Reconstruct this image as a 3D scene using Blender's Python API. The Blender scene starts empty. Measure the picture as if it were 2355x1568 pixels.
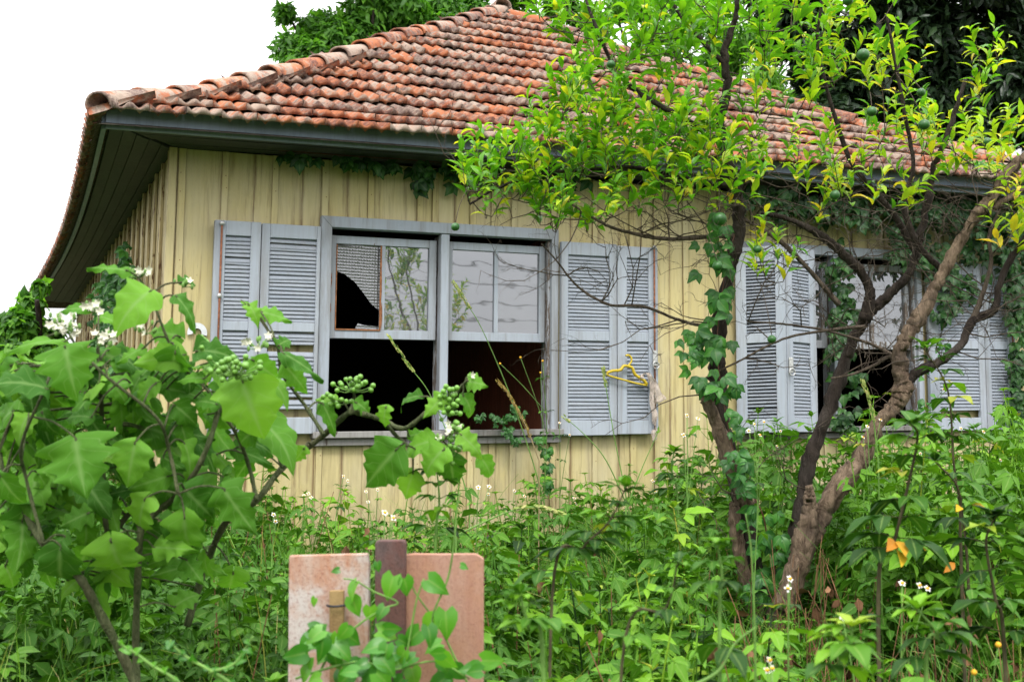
import bpy, math, random
import numpy as np
from mathutils import Vector, Matrix
random.seed(7); RNG = np.random.default_rng(7)
PI = math.pi
sc = bpy.context.scene
COL = sc.collection

# ------------------------------------------------------------------ camera, world, sun, exposure
F = 2850.0; IW = 2355.0; IH = 1568.0          # focal length in units of a 2355-wide picture
YAW, PIT, ROLL = math.radians(23.5), math.radians(6.4), math.radians(0.45)
CAM = np.array([0.0, 0.0, 1.6])
c_f = np.array([math.sin(YAW)*math.cos(PIT), math.cos(YAW)*math.cos(PIT), math.sin(PIT)])
_r = np.array([math.cos(YAW), -math.sin(YAW), 0.0]); _u = np.cross(_r, c_f)
c_r = _r*math.cos(ROLL)+_u*math.sin(ROLL); c_u = -_r*math.sin(ROLL)+_u*math.cos(ROLL)
cd = bpy.data.cameras.new('camera'); cam = bpy.data.objects.new('camera', cd); COL.objects.link(cam)
M = Matrix.Identity(4)
for i in range(3):
    M[i][0] = c_r[i]; M[i][1] = c_u[i]; M[i][2] = -c_f[i]; M[i][3] = CAM[i]
cam.matrix_world = M
cd.sensor_width = 36.0; cd.lens = 36.0*F/IW; cd.clip_start = 0.05; cd.clip_end = 3000
cd.dof.use_dof = True; cd.dof.focus_distance = 7.2; cd.dof.aperture_fstop = 6.3
sc.camera = cam

def ray(x, y): return c_f + c_r*((x-IW/2)/F) - c_u*((y-IH/2)/F)
def at(x, y, D): return CAM + ray(x, y)*D
def atY(x, y, Y): v = ray(x, y); return CAM + v*((Y-CAM[1])/v[1])

world = bpy.data.worlds.new("World"); sc.world = world; world.use_nodes = True
SUN_EL, SUN_AZ = math.radians(52), math.radians(205)
wn, wl = world.node_tree.nodes, world.node_tree.links
for n in list(wn): wn.remove(n)
wo = wn.new('ShaderNodeOutputWorld'); bg = wn.new('ShaderNodeBackground')
sky = wn.new('ShaderNodeTexSky'); sky.sky_type = 'NISHITA'; sky.sun_disc = False
sky.sun_elevation = SUN_EL; sky.sun_rotation = SUN_AZ; sky.dust_density = 4.0
mixc = wn.new('ShaderNodeMix'); mixc.data_type = 'RGBA'; mixc.inputs[0].default_value = 0.9
wtc = wn.new('ShaderNodeTexCoord'); sep = wn.new('ShaderNodeSeparateXYZ')
mr = wn.new('ShaderNodeMapRange'); mr.inputs[1].default_value = 0.0; mr.inputs[2].default_value = 1.0
mr.inputs[3].default_value = 6.1; mr.inputs[4].default_value = 24.0
cmb = wn.new('ShaderNodeCombineColor')
wl.new(wtc.outputs['Generated'], sep.inputs[0]); wl.new(sep.outputs[2], mr.inputs[0])
for k in range(3): wl.new(mr.outputs[0], cmb.inputs[k])
wl.new(sky.outputs[0], mixc.inputs[6]); wl.new(cmb.outputs[0], mixc.inputs[7])
wl.new(mixc.outputs[2], bg.inputs[0]); bg.inputs[1].default_value = 0.125
wl.new(bg.outputs[0], wo.inputs[0])
sd = bpy.data.lights.new('sun', 'SUN'); sd.energy = 1.5; sd.angle = math.radians(14); sd.color = (1, 0.97, 0.92)
sun = bpy.data.objects.new('sun', sd); COL.objects.link(sun)
sdir = Vector((math.sin(SUN_AZ)*math.cos(SUN_EL), math.cos(SUN_AZ)*math.cos(SUN_EL), math.sin(SUN_EL)))
sun.rotation_euler = sdir.to_track_quat('Z', 'Y').to_euler(); sun.location = (0, -5, 12)
sc.view_settings.view_transform = 'Standard'; sc.view_settings.look = 'None'
sc.view_settings.exposure = 0.50; sc.view_settings.gamma = 1.0; sc.view_settings.use_curve_mapping = False
try:
    sc.cycles.max_bounces = 6; sc.cycles.diffuse_bounces = 1; sc.cycles.glossy_bounces = 2
    sc.cycles.transmission_bounces = 3; sc.cycles.transparent_max_bounces = 6
except Exception: pass

# ------------------------------------------------------------------ material helpers
class NT:
    def __init__(s, name):
        s.m = bpy.data.materials.new(name); s.m.use_nodes = True
        s.t = s.m.node_tree; s.n = s.t.nodes; s.l = s.t.links
        for x in list(s.n): s.n.remove(x)
        s.out = s.n.new('ShaderNodeOutputMaterial')
    def new(s, t, **kw):
        n = s.n.new(t)
        for k, v in kw.items(): setattr(n, k, v)
        return n
    def sock(s, n, i, v):
        if v is None: return
        if isinstance(v, bpy.types.NodeSocket): s.l.new(v, n.inputs[i])
        else: n.inputs[i].default_value = v
    def noise(s, scale, vec=None, detail=4, rough=0.6, dist=0.0):
        n = s.new('ShaderNodeTexNoise'); n.inputs['Scale'].default_value = scale
        n.inputs['Detail'].default_value = detail; n.inputs['Roughness'].default_value = rough
        n.inputs['Distortion'].default_value = dist
        if vec is not None: s.l.new(vec, n.inputs['Vector'])
        return n.outputs['Fac']
    def pos(s, scale=(1, 1, 1), off=None):
        g = s.new('ShaderNodeNewGeometry'); mp = s.new('ShaderNodeMapping')
        mp.inputs['Scale'].default_value = scale
        s.l.new(g.outputs['Position'], mp.inputs['Vector'])
        if off is not None: s.l.new(off, mp.inputs['Location'])
        return mp.outputs[0]
    def ramp(s, fac, stops, interp='LINEAR'):
        r = s.new('ShaderNodeValToRGB'); r.color_ramp.interpolation = interp
        e = r.color_ramp.elements
        while len(e) < len(stops): e.new(0.5)
        for q, (p, c) in zip(e, stops):
            q.position = p; q.color = (c, c, c, 1) if isinstance(c, (int, float)) else (*c, 1)
        s.l.new(fac, r.inputs[0]); return r.outputs[0]
    def mix(s, f, a, b, mode='MIX'):
        n = s.new('ShaderNodeMix', data_type='RGBA', blend_type=mode)
        s.sock(n, 0, f); 
        for i, v in ((6, a), (7, b)):
            if isinstance(v, tuple): v = (*v, 1)
            s.sock(n, i, v)
        return n.outputs[2]
    def math(s, op, a, b=None, clamp=False):
        n = s.new('ShaderNodeMath', operation=op); n.use_clamp = clamp
        s.sock(n, 0, a); s.sock(n, 1, b); return n.outputs[0]
    def rnd(s): return s.new('ShaderNodeObjectInfo').outputs['Random']
    def bump(s, h, strength=0.4, dist=0.01):
        b = s.new('ShaderNodeBump'); b.inputs['Strength'].default_value = strength
        b.inputs['Distance'].default_value = dist; s.l.new(h, b.inputs['Height']); return b.outputs[0]
    def pbsdf(s, col, rough=0.7, spec=0.3, normal=None, metal=0.0):
        p = s.new('ShaderNodeBsdfPrincipled')
        if isinstance(col, tuple): col = (*col, 1)
        s.sock(p, 'Base Color', col); s.sock(p, 'Roughness', rough)
        p.inputs['Specular IOR Level'].default_value = spec; p.inputs['Metallic'].default_value = metal
        if normal is not None: s.l.new(normal, p.inputs['Normal'])
        return p.outputs[0]
    def fin(s, sh): s.l.new(sh, s.out.inputs[0]); return s.m

def plain(name, col, rough=0.6, spec=0.3, var=0.25, scale=30, metal=0.0):
    t = NT(name); n = t.noise(scale, t.pos())
    c = t.mix(t.ramp(n, [(0.3, 0.0), (0.7, 1.0)]), tuple(v*(1-var) for v in col), tuple(min(1, v*(1+var)) for v in col))
    return t.fin(t.pbsdf(c, rough, spec, t.bump(n, 0.2, 0.003), metal))

def leafmat(name, stops, rough=0.45, spec=0.35, trans=0.35, vein=(0.30, 0.42, 0.12), vamt=0.35, nscale=14, tcol=1.5, side=False):
    t = NT(name)
    a = t.new('ShaderNodeAttribute', attribute_name='rnd').outputs['Fac']
    v = t.new('ShaderNodeAttribute', attribute_name='vein').outputs['Fac']
    f = t.math('FRACT', t.math('ADD', a, t.rnd()))
    col = t.ramp(f, stops)
    n = t.noise(nscale, t.pos(), 3)
    col = t.mix(t.ramp(n, [(0.3, 0.0), (0.75, 1.0)]), col, t.mix(1.0, col, (1.25, 1.15, 0.9), 'MULTIPLY'))
    vf = t.math('MULTIPLY', t.ramp(v, [(0.0, 1.0), (0.16, 0.0)]), vamt)
    if side:
        lt = t.new('ShaderNodeAttribute', attribute_name='lt').outputs['Fac']
        q = t.math('FRACT', t.math('SUBTRACT', t.math('MULTIPLY', lt, 5.5), t.math('MULTIPLY', v, 1.5)))
        q = t.math('ABSOLUTE', t.math('SUBTRACT', q, 0.5))
        vf = t.math('MAXIMUM', vf, t.math('MULTIPLY', t.ramp(q, [(0.44, 0.0), (0.5, 1.0)]), vamt*.6))
    col = t.mix(vf, col, vein)
    bs = t.pbsdf(col, rough, spec, t.bump(n, 0.3, 0.004))
    tr = t.new('ShaderNodeBsdfTranslucent')
    t.l.new(t.mix(1.0, col, (tcol*1.05, tcol*1.15, tcol*0.55), 'MULTIPLY'), tr.inputs[0])
    m = t.new('ShaderNodeMixShader'); m.inputs[0].default_value = trans
    t.l.new(bs, m.inputs[1]); t.l.new(tr.outputs[0], m.inputs[2])
    return t.fin(m.outputs[0])

def paintmat(name, c1, c2, under, wear=0.62, streak=(0.19, 0.115, 0.05), dirt=0.45, edge=0.0, grime=False):
    """aged paint on timber: vertical grain, drips, chips down to bare wood"""
    t = NT(name); r = t.rnd(); off = t.new('ShaderNodeCombineXYZ'); t.l.new(t.math('MULTIPLY', r, 37.0), off.inputs[0]); t.l.new(t.math('MULTIPLY', r, 11.0), off.inputs[2])
    o = off.outputs[0]
    big = t.noise(1.6, t.pos((1, 1, .6), o), 4); fine = t.noise(55, t.pos((1, 1, 0.07), o), 4, .65)
    drip = t.noise(22, t.pos((1, 1, 0.06), o), 5, 0.7); chip = t.noise(26, t.pos((1, 1, .22), o), 6, 0.72, 0.3)
    col = t.mix(t.ramp(big, [(0.3, 0.0), (0.7, 1.0)]), c1, c2)
    col = t.mix(t.math('MULTIPLY', t.ramp(r, [(0, 0.0), (1, 1.0)]), 0.18), col, tuple(v*0.62 for v in c1))
    col = t.mix(t.math('MULTIPLY', t.ramp(fine, [(0.45, 0.0), (0.8, 1.0)]), 0.28), col, streak)
    col = t.mix(t.math('MULTIPLY', t.ramp(drip, [(0.52, 0.0), (0.68, 1.0)]), dirt), col, streak)
    spot = t.noise(9, t.pos((1, 1, 1), o), 7, 0.75)
    col = t.mix(t.math('MULTIPLY', t.ramp(spot, [(0.6, 0.0), (0.72, 1.0)]), 0.35), col, tuple(v*0.55 for v in c1))
    gc = t.new('ShaderNodeTexCoord'); sx = t.new('ShaderNodeSeparateXYZ'); t.l.new(gc.outputs['Generated'], sx.inputs[0])
    ed = t.math('ABSOLUTE', t.math('SUBTRACT', sx.outputs[0], 0.5)); en = t.noise(18, t.pos((1, 1, .12), o), 6, .75)
    em = t.math('MULTIPLY', t.ramp(ed, [(0.37, 0.0), (0.5, 1.0)]), t.ramp(en, [(0.38, 0.0), (0.54, 1.0)]))
    col = t.mix(t.math('MULTIPLY', em, edge), col, streak)
    if grime:
        gp = t.new('ShaderNodeSeparateXYZ'); t.l.new(t.pos(), gp.inputs[0])
        gr = t.noise(7, t.pos((1, 1, .35)), 7, .75)
        lowm = t.math('MULTIPLY', t.ramp(t.math('MULTIPLY', t.math('SUBTRACT', 2.0, gp.outputs[2]), 0.9), [(0.1, 0.0), (0.8, 1.0)]), t.ramp(gr, [(0.42, 0.0), (0.58, 1.0)]))
        col = t.mix(t.math('MULTIPLY', lowm, 0.65), col, (0.26, 0.20, 0.12))
        fz = t.noise(120, t.pos(), 2); fl = t.math('MULTIPLY', t.ramp(fz, [(0.70, 0.0), (0.76, 1.0)]), 0.6)
        col = t.mix(fl, col, (0.16, 0.10, 0.05))
        pz = t.noise(3.2, t.pos((1, 1, .35)), 4, .6)
        col = t.mix(t.math('MULTIPLY', t.ramp(pz, [(0.45, 0.0), (0.7, 1.0)]), 0.5), col, (0.55, 0.50, 0.36))
    cf = t.ramp(chip, [(wear, 0.0), (wear+0.03, 1.0)])
    grain = t.noise(70, t.pos((1, 1, 0.05), o), 3)
    col = t.mix(cf, col, t.mix(grain, under, tuple(v*0.35 for v in under)))
    h = t.math('SUBTRACT', t.math('MULTIPLY', fine, 0.4), t.math('MULTIPLY', cf, 0.6))
    return t.fin(t.pbsdf(col, 0.62, 0.3, t.bump(h, 0.35, 0.004)))

# ------------------------------------------------------------------ object helpers
def tag(o, label=None, cat=None, group=None, kind=None):
    if label: o['label'] = label
    if cat: o['category'] = cat
    if group: o['group'] = group
    if kind: o['kind'] = kind
    return o
def empty(name, loc=(0, 0, 0), label=None, cat=None, group=None, parent=None):
    o = bpy.data.objects.new(name, None); COL.objects.link(o); o.location = loc; o.empty_display_size = 0.1
    if parent: o.parent = parent; o.matrix_parent_inverse = Matrix.Identity(4)
    return tag(o, label, cat, group)
def link(name, me, parent=None, mat=None):
    o = bpy.data.objects.new(name, me); COL.objects.link(o)
    if mat is not None and not me.materials: me.materials.append(mat)
    if parent is not None:
        o.parent = parent
        # geometry is given in world coordinates: undo the parent's own place
        pm = world_loc(parent); o.location = tuple(-v for v in pm)
    return o
def world_loc(o):
    v = Vector((0, 0, 0))
    while o is not None:
        v += o.location; o = o.parent
    return v

def make_mesh(name, V, Fc, smooth=True, attrs=None):
    V = np.asarray(V, np.float32); me = bpy.data.meshes.new(name)
    if isinstance(Fc, np.ndarray):
        k = Fc.shape[1]; n = len(Fc)
        me.vertices.add(len(V)); me.vertices.foreach_set('co', V.ravel())
        me.loops.add(n*k); me.loops.foreach_set('vertex_index', Fc.astype(np.int32).ravel())
        me.polygons.add(n); me.polygons.foreach_set('loop_start', np.arange(0, n*k, k, dtype=np.int32))
        me.polygons.foreach_set('loop_total', np.full(n, k, np.int32))
    else:
        me.from_pydata([tuple(map(float, v)) for v in V], [], Fc)
    me.polygons.foreach_set('use_smooth', np.full(len(me.polygons), smooth, bool))
    if attrs:
        for a, d in attrs.items():
            at_ = me.attributes.new(a, 'FLOAT', 'POINT'); at_.data.foreach_set('value', np.asarray(d, np.float32))
    me.update(calc_edges=True); return me

class Acc:
    """collects triangle geometry with attributes rnd and vein"""
    def __init__(s): s.V = []; s.F = []; s.R = []; s.A = []; s.n = 0
    def add(s, V, Fc, rnd=None, vein=None):
        V = np.asarray(V, float); m = len(V)
        s.V.append(V); s.F.append(np.asarray(Fc)+s.n)
        s.R.append(np.broadcast_to(0.0 if rnd is None else rnd, (m,)).astype(float))
        s.A.append(np.broadcast_to(1.0 if vein is None else vein, (m,)).astype(float)); s.n += m
    def tpl(s): return (np.concatenate(s.V), np.concatenate(s.F), np.concatenate(s.R), np.concatenate(s.A))
    def many(s, T, Mx, P, rnd):
        """T template, Mx (n,3,3) columns = local axes, P (n,3), rnd (n,)"""
        V, Fc, R, A = T; n = len(P)
        if n == 0: return
        W = np.einsum('nij,vj->nvi', Mx, V)+P[:, None, :]
        FF = Fc[None]+(np.arange(n)*len(V))[:, None, None]
        s.V.append(W.reshape(-1, 3)); s.F.append(FF.reshape(-1, 3)+s.n)
        s.R.append((R[None]*0.25+rnd[:, None]).ravel()); s.A.append(np.tile(A, n)); s.n += n*len(V)
    def obj(s, name, mat, parent=None, smooth=True):
        V, Fc, R, A = s.tpl()
        if parent is not None: pass
        me = make_mesh(name, V, Fc, smooth, {'rnd': R, 'vein': A})
        return link(name, me, parent, mat)

def frames(d, nrm):
    """d (n,3) direction = local y, nrm approx local z"""
    d = d/np.linalg.norm(d, axis=1, keepdims=True)
    x = np.cross(d, nrm); x /= np.maximum(np.linalg.norm(x, axis=1, keepdims=True), 1e-6)
    z = np.cross(x, d); return np.stack([x, d, z], axis=2)

def gen_leaf(prof, L=1.0, nu=3, nt=5, fold=0.25, bend=0.5, wave=0.0, back=0.0, wfac=0.35, seed=0):
    """one leaf, base at origin, pointing +y, face +z. prof: [(t, halfwidth)]"""
    r = random.Random(seed); ts = np.array([p[0] for p in prof]); ws = np.array([p[1] for p in prof])
    tt = ts if nt is None else np.linspace(0, 1, nt)
    V = []; A = []
    y = z = 0.0; last = 0.0
    us = np.linspace(-1, 1, nu)
    for t in tt:
        ang = -bend*(t+last)/2; dy = (t-last)*L; y += math.cos(ang)*dy; z += math.sin(ang)*dy; last = t
        w = np.interp(t, ts, ws)*wfac*L
        for u in us:
            ww = w*abs(u)
            V.append((u*w*math.cos(fold), y-back*L*abs(u)*max(0, 1-t*2.5), z+ww*math.sin(fold)+wave*L*math.sin(9*t+u*2.5+seed)*abs(u)))
            A.append(abs(u))
    Fc = []
    for i in range(len(tt)-1):
        for j in range(nu-1):
            a = i*nu+j; b = a+1; c = a+nu; d = c+1
            Fc += [(a, b, d), (a, d, c)]
    return np.array(V), np.array(Fc), np.zeros(len(V)), np.array(A)

def tube(acc, pts, r0, r1=None, k=5, rnd=0.0):
    pts = np.asarray(pts, float); n = len(pts)
    if r1 is None: r1 = r0
    rr = np.linspace(r0, r1, n) if np.isscalar(r0) else np.asarray(r0)
    tang = np.gradient(pts, axis=0); tang /= np.maximum(np.linalg.norm(tang, axis=1, keepdims=True), 1e-9)
    ref = np.array([0.31, 0.9, 0.3]); 
    if abs((tang[0]@ref)) > 0.9*np.linalg.norm(ref): ref = np.array([1., 0, 0])
    V = []; x = None
    for i in range(n):
        base = ref if x is None else x
        y = np.cross(tang[i], base); y /= np.linalg.norm(y)+1e-9
        x = np.cross(y, tang[i])
        a = np.arange(k)*2*PI/k
        V.append(pts[i]+rr[i]*(np.cos(a)[:, None]*x+np.sin(a)[:, None]*y))
    V = np.concatenate(V); Fc = []
    for i in range(n-1):
        for j in range(k):
            a = i*k+j; b = i*k+(j+1) % k
            Fc += [(a, b, b+k), (a, b+k, a+k)]
    for j in range(1, k-1): Fc += [(0, j+1, j), ((n-1)*k, (n-1)*k+j, (n-1)*k+j+1)]
    acc.add(V, Fc, rnd, 1.0)

def smooth_path(P, m=6):
    """Catmull-Rom through P"""
    P = np.asarray(P, float); Q = np.vstack([2*P[0]-P[1], P, 2*P[-1]-P[-2]]); out = []
    for i in range(1, len(Q)-2):
        for s in range(m):
            t = s/m; a, b, c, d = Q[i-1], Q[i], Q[i+1], Q[i+2]
            out.append(0.5*((2*b)+(-a+c)*t+(2*a-5*b+4*c-d)*t*t+(-a+3*b-3*c+d)*t**3))
    out.append(P[-1]); return np.array(out)

def icos(r=1.0, sub=1):
    t = (1+5**.5)/2
    V = [(-1, t, 0), (1, t, 0), (-1, -t, 0), (1, -t, 0), (0, -1, t), (0, 1, t), (0, -1, -t), (0, 1, -t), (t, 0, -1), (t, 0, 1), (-t, 0, -1), (-t, 0, 1)]
    Fc = [(0, 11, 5), (0, 5, 1), (0, 1, 7), (0, 7, 10), (0, 10, 11), (1, 5, 9), (5, 11, 4), (11, 10, 2), (10, 7, 6), (7, 1, 8), (3, 9, 4), (3, 4, 2), (3, 2, 6), (3, 6, 8), (3, 8, 9), (4, 9, 5), (2, 4, 11), (6, 2, 10), (8, 6, 7), (9, 8, 1)]
    V = [np.array(v)/np.linalg.norm(v) for v in V]
    for _ in range(sub):
        mid = {}; G = []
        def mp(a, b):
            k = (min(a, b), max(a, b))
            if k not in mid:
                v = V[a]+V[b]; V.append(v/np.linalg.norm(v)); mid[k] = len(V)-1
            return mid[k]
        for a, b, c in Fc:
            x, y, z = mp(a, b), mp(b, c), mp(c, a); G += [(a, x, z), (x, b, y), (z, y, c), (x, y, z)]
        Fc = G
    return np.array(V)*r, np.array(Fc)

TILT = 0.033
def tz(x, z): return z+TILT*(x-1.94)
class BX:
    """collects boxes and prisms (quads); house timber follows the leaning facade"""
    def __init__(s, tilt=True): s.V = []; s.F = []; s.tilt = tilt
    def box(s, x0, x1, y0, y1, z0, z1, jit=0.0):
        n = len(s.V)
        for z in (z0, z1):
            for x, y in ((x0, y0), (x1, y0), (x1, y1), (x0, y1)):
                xx = x+random.uniform(-jit, jit); zz = z+random.uniform(-jit, jit)
                s.V.append((xx, y, tz(xx, zz) if s.tilt else zz))
        for f in ((0, 3, 2, 1), (4, 5, 6, 7), (0, 1, 5, 4), (1, 2, 6, 5), (2, 3, 7, 6), (3, 0, 4, 7)): s.F.append(tuple(n+q for q in f))
        return s
    def prism(s, poly, y0, y1):
        """poly of (x,z) counter-clockwise seen from -y, extruded y0..y1"""
        n = len(s.V); k = len(poly)
        for y in (y0, y1):
            for x, z in poly: s.V.append((x, y, tz(x, z) if s.tilt else z))
        s.F.append(tuple(range(n, n+k))); s.F.append(tuple(range(n+2*k-1, n+k-1, -1)))
        for i in range(k): j = (i+1) % k; s.F.append((n+i, n+k+i, n+k+j, n+j))
        return s
    def obj(s, name, mat, parent=None, bevel=0.0):
        me = make_mesh(name, s.V, s.F, False); o = link(name, me, parent, mat)
        if bevel:
            b = o.modifiers.new('bevel', 'BEVEL'); b.width = bevel; b.segments = 1; b.limit_method = 'ANGLE'
        return o

# ------------------------------------------------------------------ materials
YEL = paintmat('yellow_paint', (0.565, 0.47, 0.20), (0.63, 0.55, 0.31), (0.22, 0.13, 0.07), 0.66, edge=1.0, grime=True, dirt=0.7)
YELS = paintmat('yellow_paint_side', (0.58, 0.47, 0.24), (0.64, 0.55, 0.33), (0.20, 0.11, 0.05), 0.56, dirt=0.8)
BLU = paintmat('blue_grey_paint', (0.35, 0.395, 0.465), (0.43, 0.47, 0.53), (0.27, 0.19, 0.15), 0.69, streak=(0.20, 0.19, 0.18), dirt=0.45, edge=0.5)
BLUD = paintmat('worn_blue_paint', (0.34, 0.36, 0.40), (0.40, 0.42, 0.45), (0.20, 0.16, 0.13), 0.50, streak=(0.16, 0.13, 0.11), dirt=0.6)
SILLM = paintmat('weathered_sill', (0.22, 0.21, 0.205), (0.31, 0.30, 0.29), (0.15, 0.115, 0.095), 0.60, streak=(0.10, 0.085, 0.075), dirt=0.7)
SLAT = paintmat('slat_paint', (0.27, 0.31, 0.37), (0.34, 0.37, 0.42), (0.26, 0.16, 0.11), 0.75, streak=(0.2, 0.19, 0.19), dirt=0.3)
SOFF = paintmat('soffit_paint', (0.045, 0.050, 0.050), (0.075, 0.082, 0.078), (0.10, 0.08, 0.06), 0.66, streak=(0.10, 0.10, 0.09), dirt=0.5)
FASC = paintmat('fascia_paint', (0.24, 0.30, 0.385), (0.30, 0.36, 0.44), (0.10, 0.08, 0.07), 0.72, streak=(0.12, 0.13, 0.14), dirt=0.35)
RUST = plain('rusty_iron', (0.22, 0.09, 0.05), 0.8, 0.2, 0.5, 60)
METAL = plain('galvanised_metal', (0.5, 0.5, 0.49), 0.45, 0.5, 0.3, 60, 0.6)
WHITEP = plain('white_enamel', (0.7, 0.72, 0.74), 0.5, 0.4, 0.1, 40)
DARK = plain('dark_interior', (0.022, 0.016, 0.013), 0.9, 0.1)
MORT = plain('mossy_mortar', (0.085, 0.075, 0.06), 0.95, 0.1, 0.6, 30)

def redplank():
    t = NT('red_plank'); n = t.noise(30, t.pos((1, 1, .1)), 4)
    return t.fin(t.pbsdf(t.mix(n, (0.62, 0.20, 0.12), (0.34, 0.11, 0.065)), 0.75, 0.2))
REDP = redplank()

def tilemat():
    t = NT('clay_tile'); r = t.rnd()
    off = t.new('ShaderNodeCombineXYZ'); t.l.new(t.math('MULTIPLY', r, 50.0), off.inputs[0]); o = off.outputs[0]
    base = t.ramp(r, [(0.0, (0.38, 0.135, 0.066)), (0.3, (0.43, 0.17, 0.088)), (0.55, (0.36, 0.13, 0.075)), (0.8, (0.41, 0.175, 0.10)), (1.0, (0.46, 0.155, 0.066))])
    n1 = t.noise(13, t.pos((1, 1, 1), o), 6, 0.7); n2 = t.noise(42, t.pos((1, 1, 1), o), 5, 0.7); n3 = t.noise(5, t.pos((1, 1, 1)), 8, 0.78, 0.5); n1 = t.math('ADD', t.math('MULTIPLY', n1, 0.6), t.math('MULTIPLY', t.noise(4.5, t.pos(), 8, 0.78), 0.4))
    am = t.math('ADD', t.math('MULTIPLY', r, 0.16), -0.10)
    lich = t.ramp(t.math('ADD', n1, am), [(0.425, 0.0), (0.50, 1.0)])
    col = t.mix(t.math('MULTIPLY', lich, 0.85), base, t.mix(n2, (0.17, 0.14, 0.115), (0.50, 0.43, 0.36)))
    dk = t.ramp(t.math('ADD', n3, t.math('MULTIPLY', t.math('FRACT', t.math('MULTIPLY', r, 7.3)), 0.12)), [(0.53, 0.0), (0.60, 1.0)])
    col = t.mix(t.math('MULTIPLY', t.math('MULTIPLY', dk, t.ramp(n2, [(0.35, 0.2), (0.6, 1.0)])), 0.85), col, (0.075, 0.042, 0.042))
    return t.fin(t.pbsdf(col, 0.88, 0.15, t.bump(n2, 0.5, 0.006)))
TILE = tilemat()

def glassmat(name, pattern, refl, dust):
    t = NT(name); p = t.pos()
    lo = t.noise(5.5, t.pos((1, 1, 2.2)), 1, 0.4)
    dn = t.noise(9, t.pos(), 6, 0.7)
    h = lo
    b1 = t.bump(lo, 0.12, 0.0022)
    if pattern:
        v = t.new('ShaderNodeTexVoronoi', feature='F1'); v.inputs['Scale'].default_value = 52
        v.inputs['Randomness'].default_value = 0.12; mp = t.pos((1, 1, 1)); t.l.new(mp, v.inputs['Vector'])
        hv = v.outputs['Distance']; bb = t.new('ShaderNodeBump'); bb.inputs['Strength'].default_value = pattern
        bb.inputs['Distance'].default_value = 0.01; t.l.new(hv, bb.inputs['Height']); t.l.new(b1, bb.inputs['Normal']); b1 = bb.outputs[0]
    gl = t.new('ShaderNodeBsdfGlossy'); gl.inputs['Roughness'].default_value = 0.02; gl.inputs['Color'].default_value = (.9, .92, .97, 1); t.l.new(b1, gl.inputs['Normal'])
    df = t.new('ShaderNodeBsdfDiffuse'); t.l.new(t.mix(dn, (dust*.6, dust*.6, dust*.6), (dust*1.3, dust*1.3, dust*1.35)), df.inputs[0]); t.l.new(b1, df.inputs['Normal'])
    tr = t.new('ShaderNodeBsdfTransparent'); tr.inputs[0].default_value = (.7, .75, .75, 1)
    m0 = t.new('ShaderNodeMixShader'); m0.inputs[0].default_value = 0.72; t.l.new(tr.outputs[0], m0.inputs[1]); t.l.new(df.outputs[0], m0.inputs[2])
    m1 = t.new('ShaderNodeMixShader'); m1.inputs[0].default_value = refl; t.l.new(m0.outputs[0], m1.inputs[1]); t.l.new(gl.outputs[0], m1.inputs[2])
    return t.fin(m1.outputs[0])
GL_PAT = glassmat('figured_glass', 0.9, 0.12, 0.18)
GL_SM = glassmat('dusty_glass', 0.0, 0.27, 0.08)
GL_MED = glassmat('dusty_figured_glass', 0.0, 0.26, 0.13)

def barkmat(name, c1, c2, c3, sc_=1.0):
    t = NT(name); n = t.noise(24*sc_, t.pos((1, 1, .28)), 6, 0.72, 0.6); b = t.noise(5, t.pos(), 3)
    w = t.noise(90*sc_, t.pos((1, 1, .15)), 4)
    col = t.mix(t.ramp(n, [(0.35, 0.0), (0.62, 1.0)]), c1, c2); col = t.mix(t.math('MULTIPLY', t.ramp(b, [(0.5, 0.0), (0.7, 1.0)]), 0.7), col, c3)
    return t.fin(t.pbsdf(col, 0.85, 0.2, t.bump(t.math('ADD', n, t.math('MULTIPLY', w, 0.4)), 1.0, 0.035)))
BARK = barkmat('dark_bark', (0.018, 0.013, 0.010), (0.058, 0.044, 0.036), (0.085, 0.07, 0.06))
BARKL = barkmat('weathered_bark', (0.07, 0.045, 0.03), (0.29, 0.21, 0.145), (0.05, 0.04, 0.035))
TWIG = barkmat('grey_twig', (0.07, 0.05, 0.035), (0.19, 0.15, 0.115), (0.12, 0.10, 0.08), 2)
NSTEM = barkmat('nightshade_stem', (0.07, 0.10, 0.035), (0.17, 0.19, 0.09), (0.12, 0.10, 0.06), 2)
GSTEM = plain('green_stem', (0.13, 0.26, 0.05), 0.6, 0.3, 0.35, 20)
DSTEM = plain('dark_stem', (0.07, 0.06, 0.03), 0.7, 0.2, 0.5, 15)
DRY = plain('dry_stalk', (0.34, 0.26, 0.14), 0.8, 0.2, 0.3, 20)

G = lambda a, b, c: (a, b, c)
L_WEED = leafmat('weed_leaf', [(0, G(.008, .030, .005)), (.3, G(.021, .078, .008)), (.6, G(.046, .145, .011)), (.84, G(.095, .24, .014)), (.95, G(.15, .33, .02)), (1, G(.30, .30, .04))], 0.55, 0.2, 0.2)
L_GRASS = leafmat('grass_blade', [(0, G(.05, .15, .02)), (.6, G(.10, .25, .03)), (.88, G(.17, .32, .05)), (1, G(.38, .32, .14))], 0.5, 0.3, 0.35, vamt=0.1)
L_NIGHT = leafmat('nightshade_leaf', [(0, G(.036, .125, .014)), (.45, G(.070, .205, .020)), (.8, G(.11, .28, .030)), (1, G(.15, .33, .04))], 0.62, 0.15, 0.33, vein=(.22, .36, .12), vamt=0.55, nscale=7, side=True)
L_ORG = leafmat('orange_leaf', [(0, G(.065, .21, .012)), (.35, G(.105, .30, .014)), (.7, G(.19, .40, .018)), (.9, G(.32, .48, .022)), (1, G(.55, .52, .03))], 0.38, 0.4, 0.38, vamt=0.2)
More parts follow.
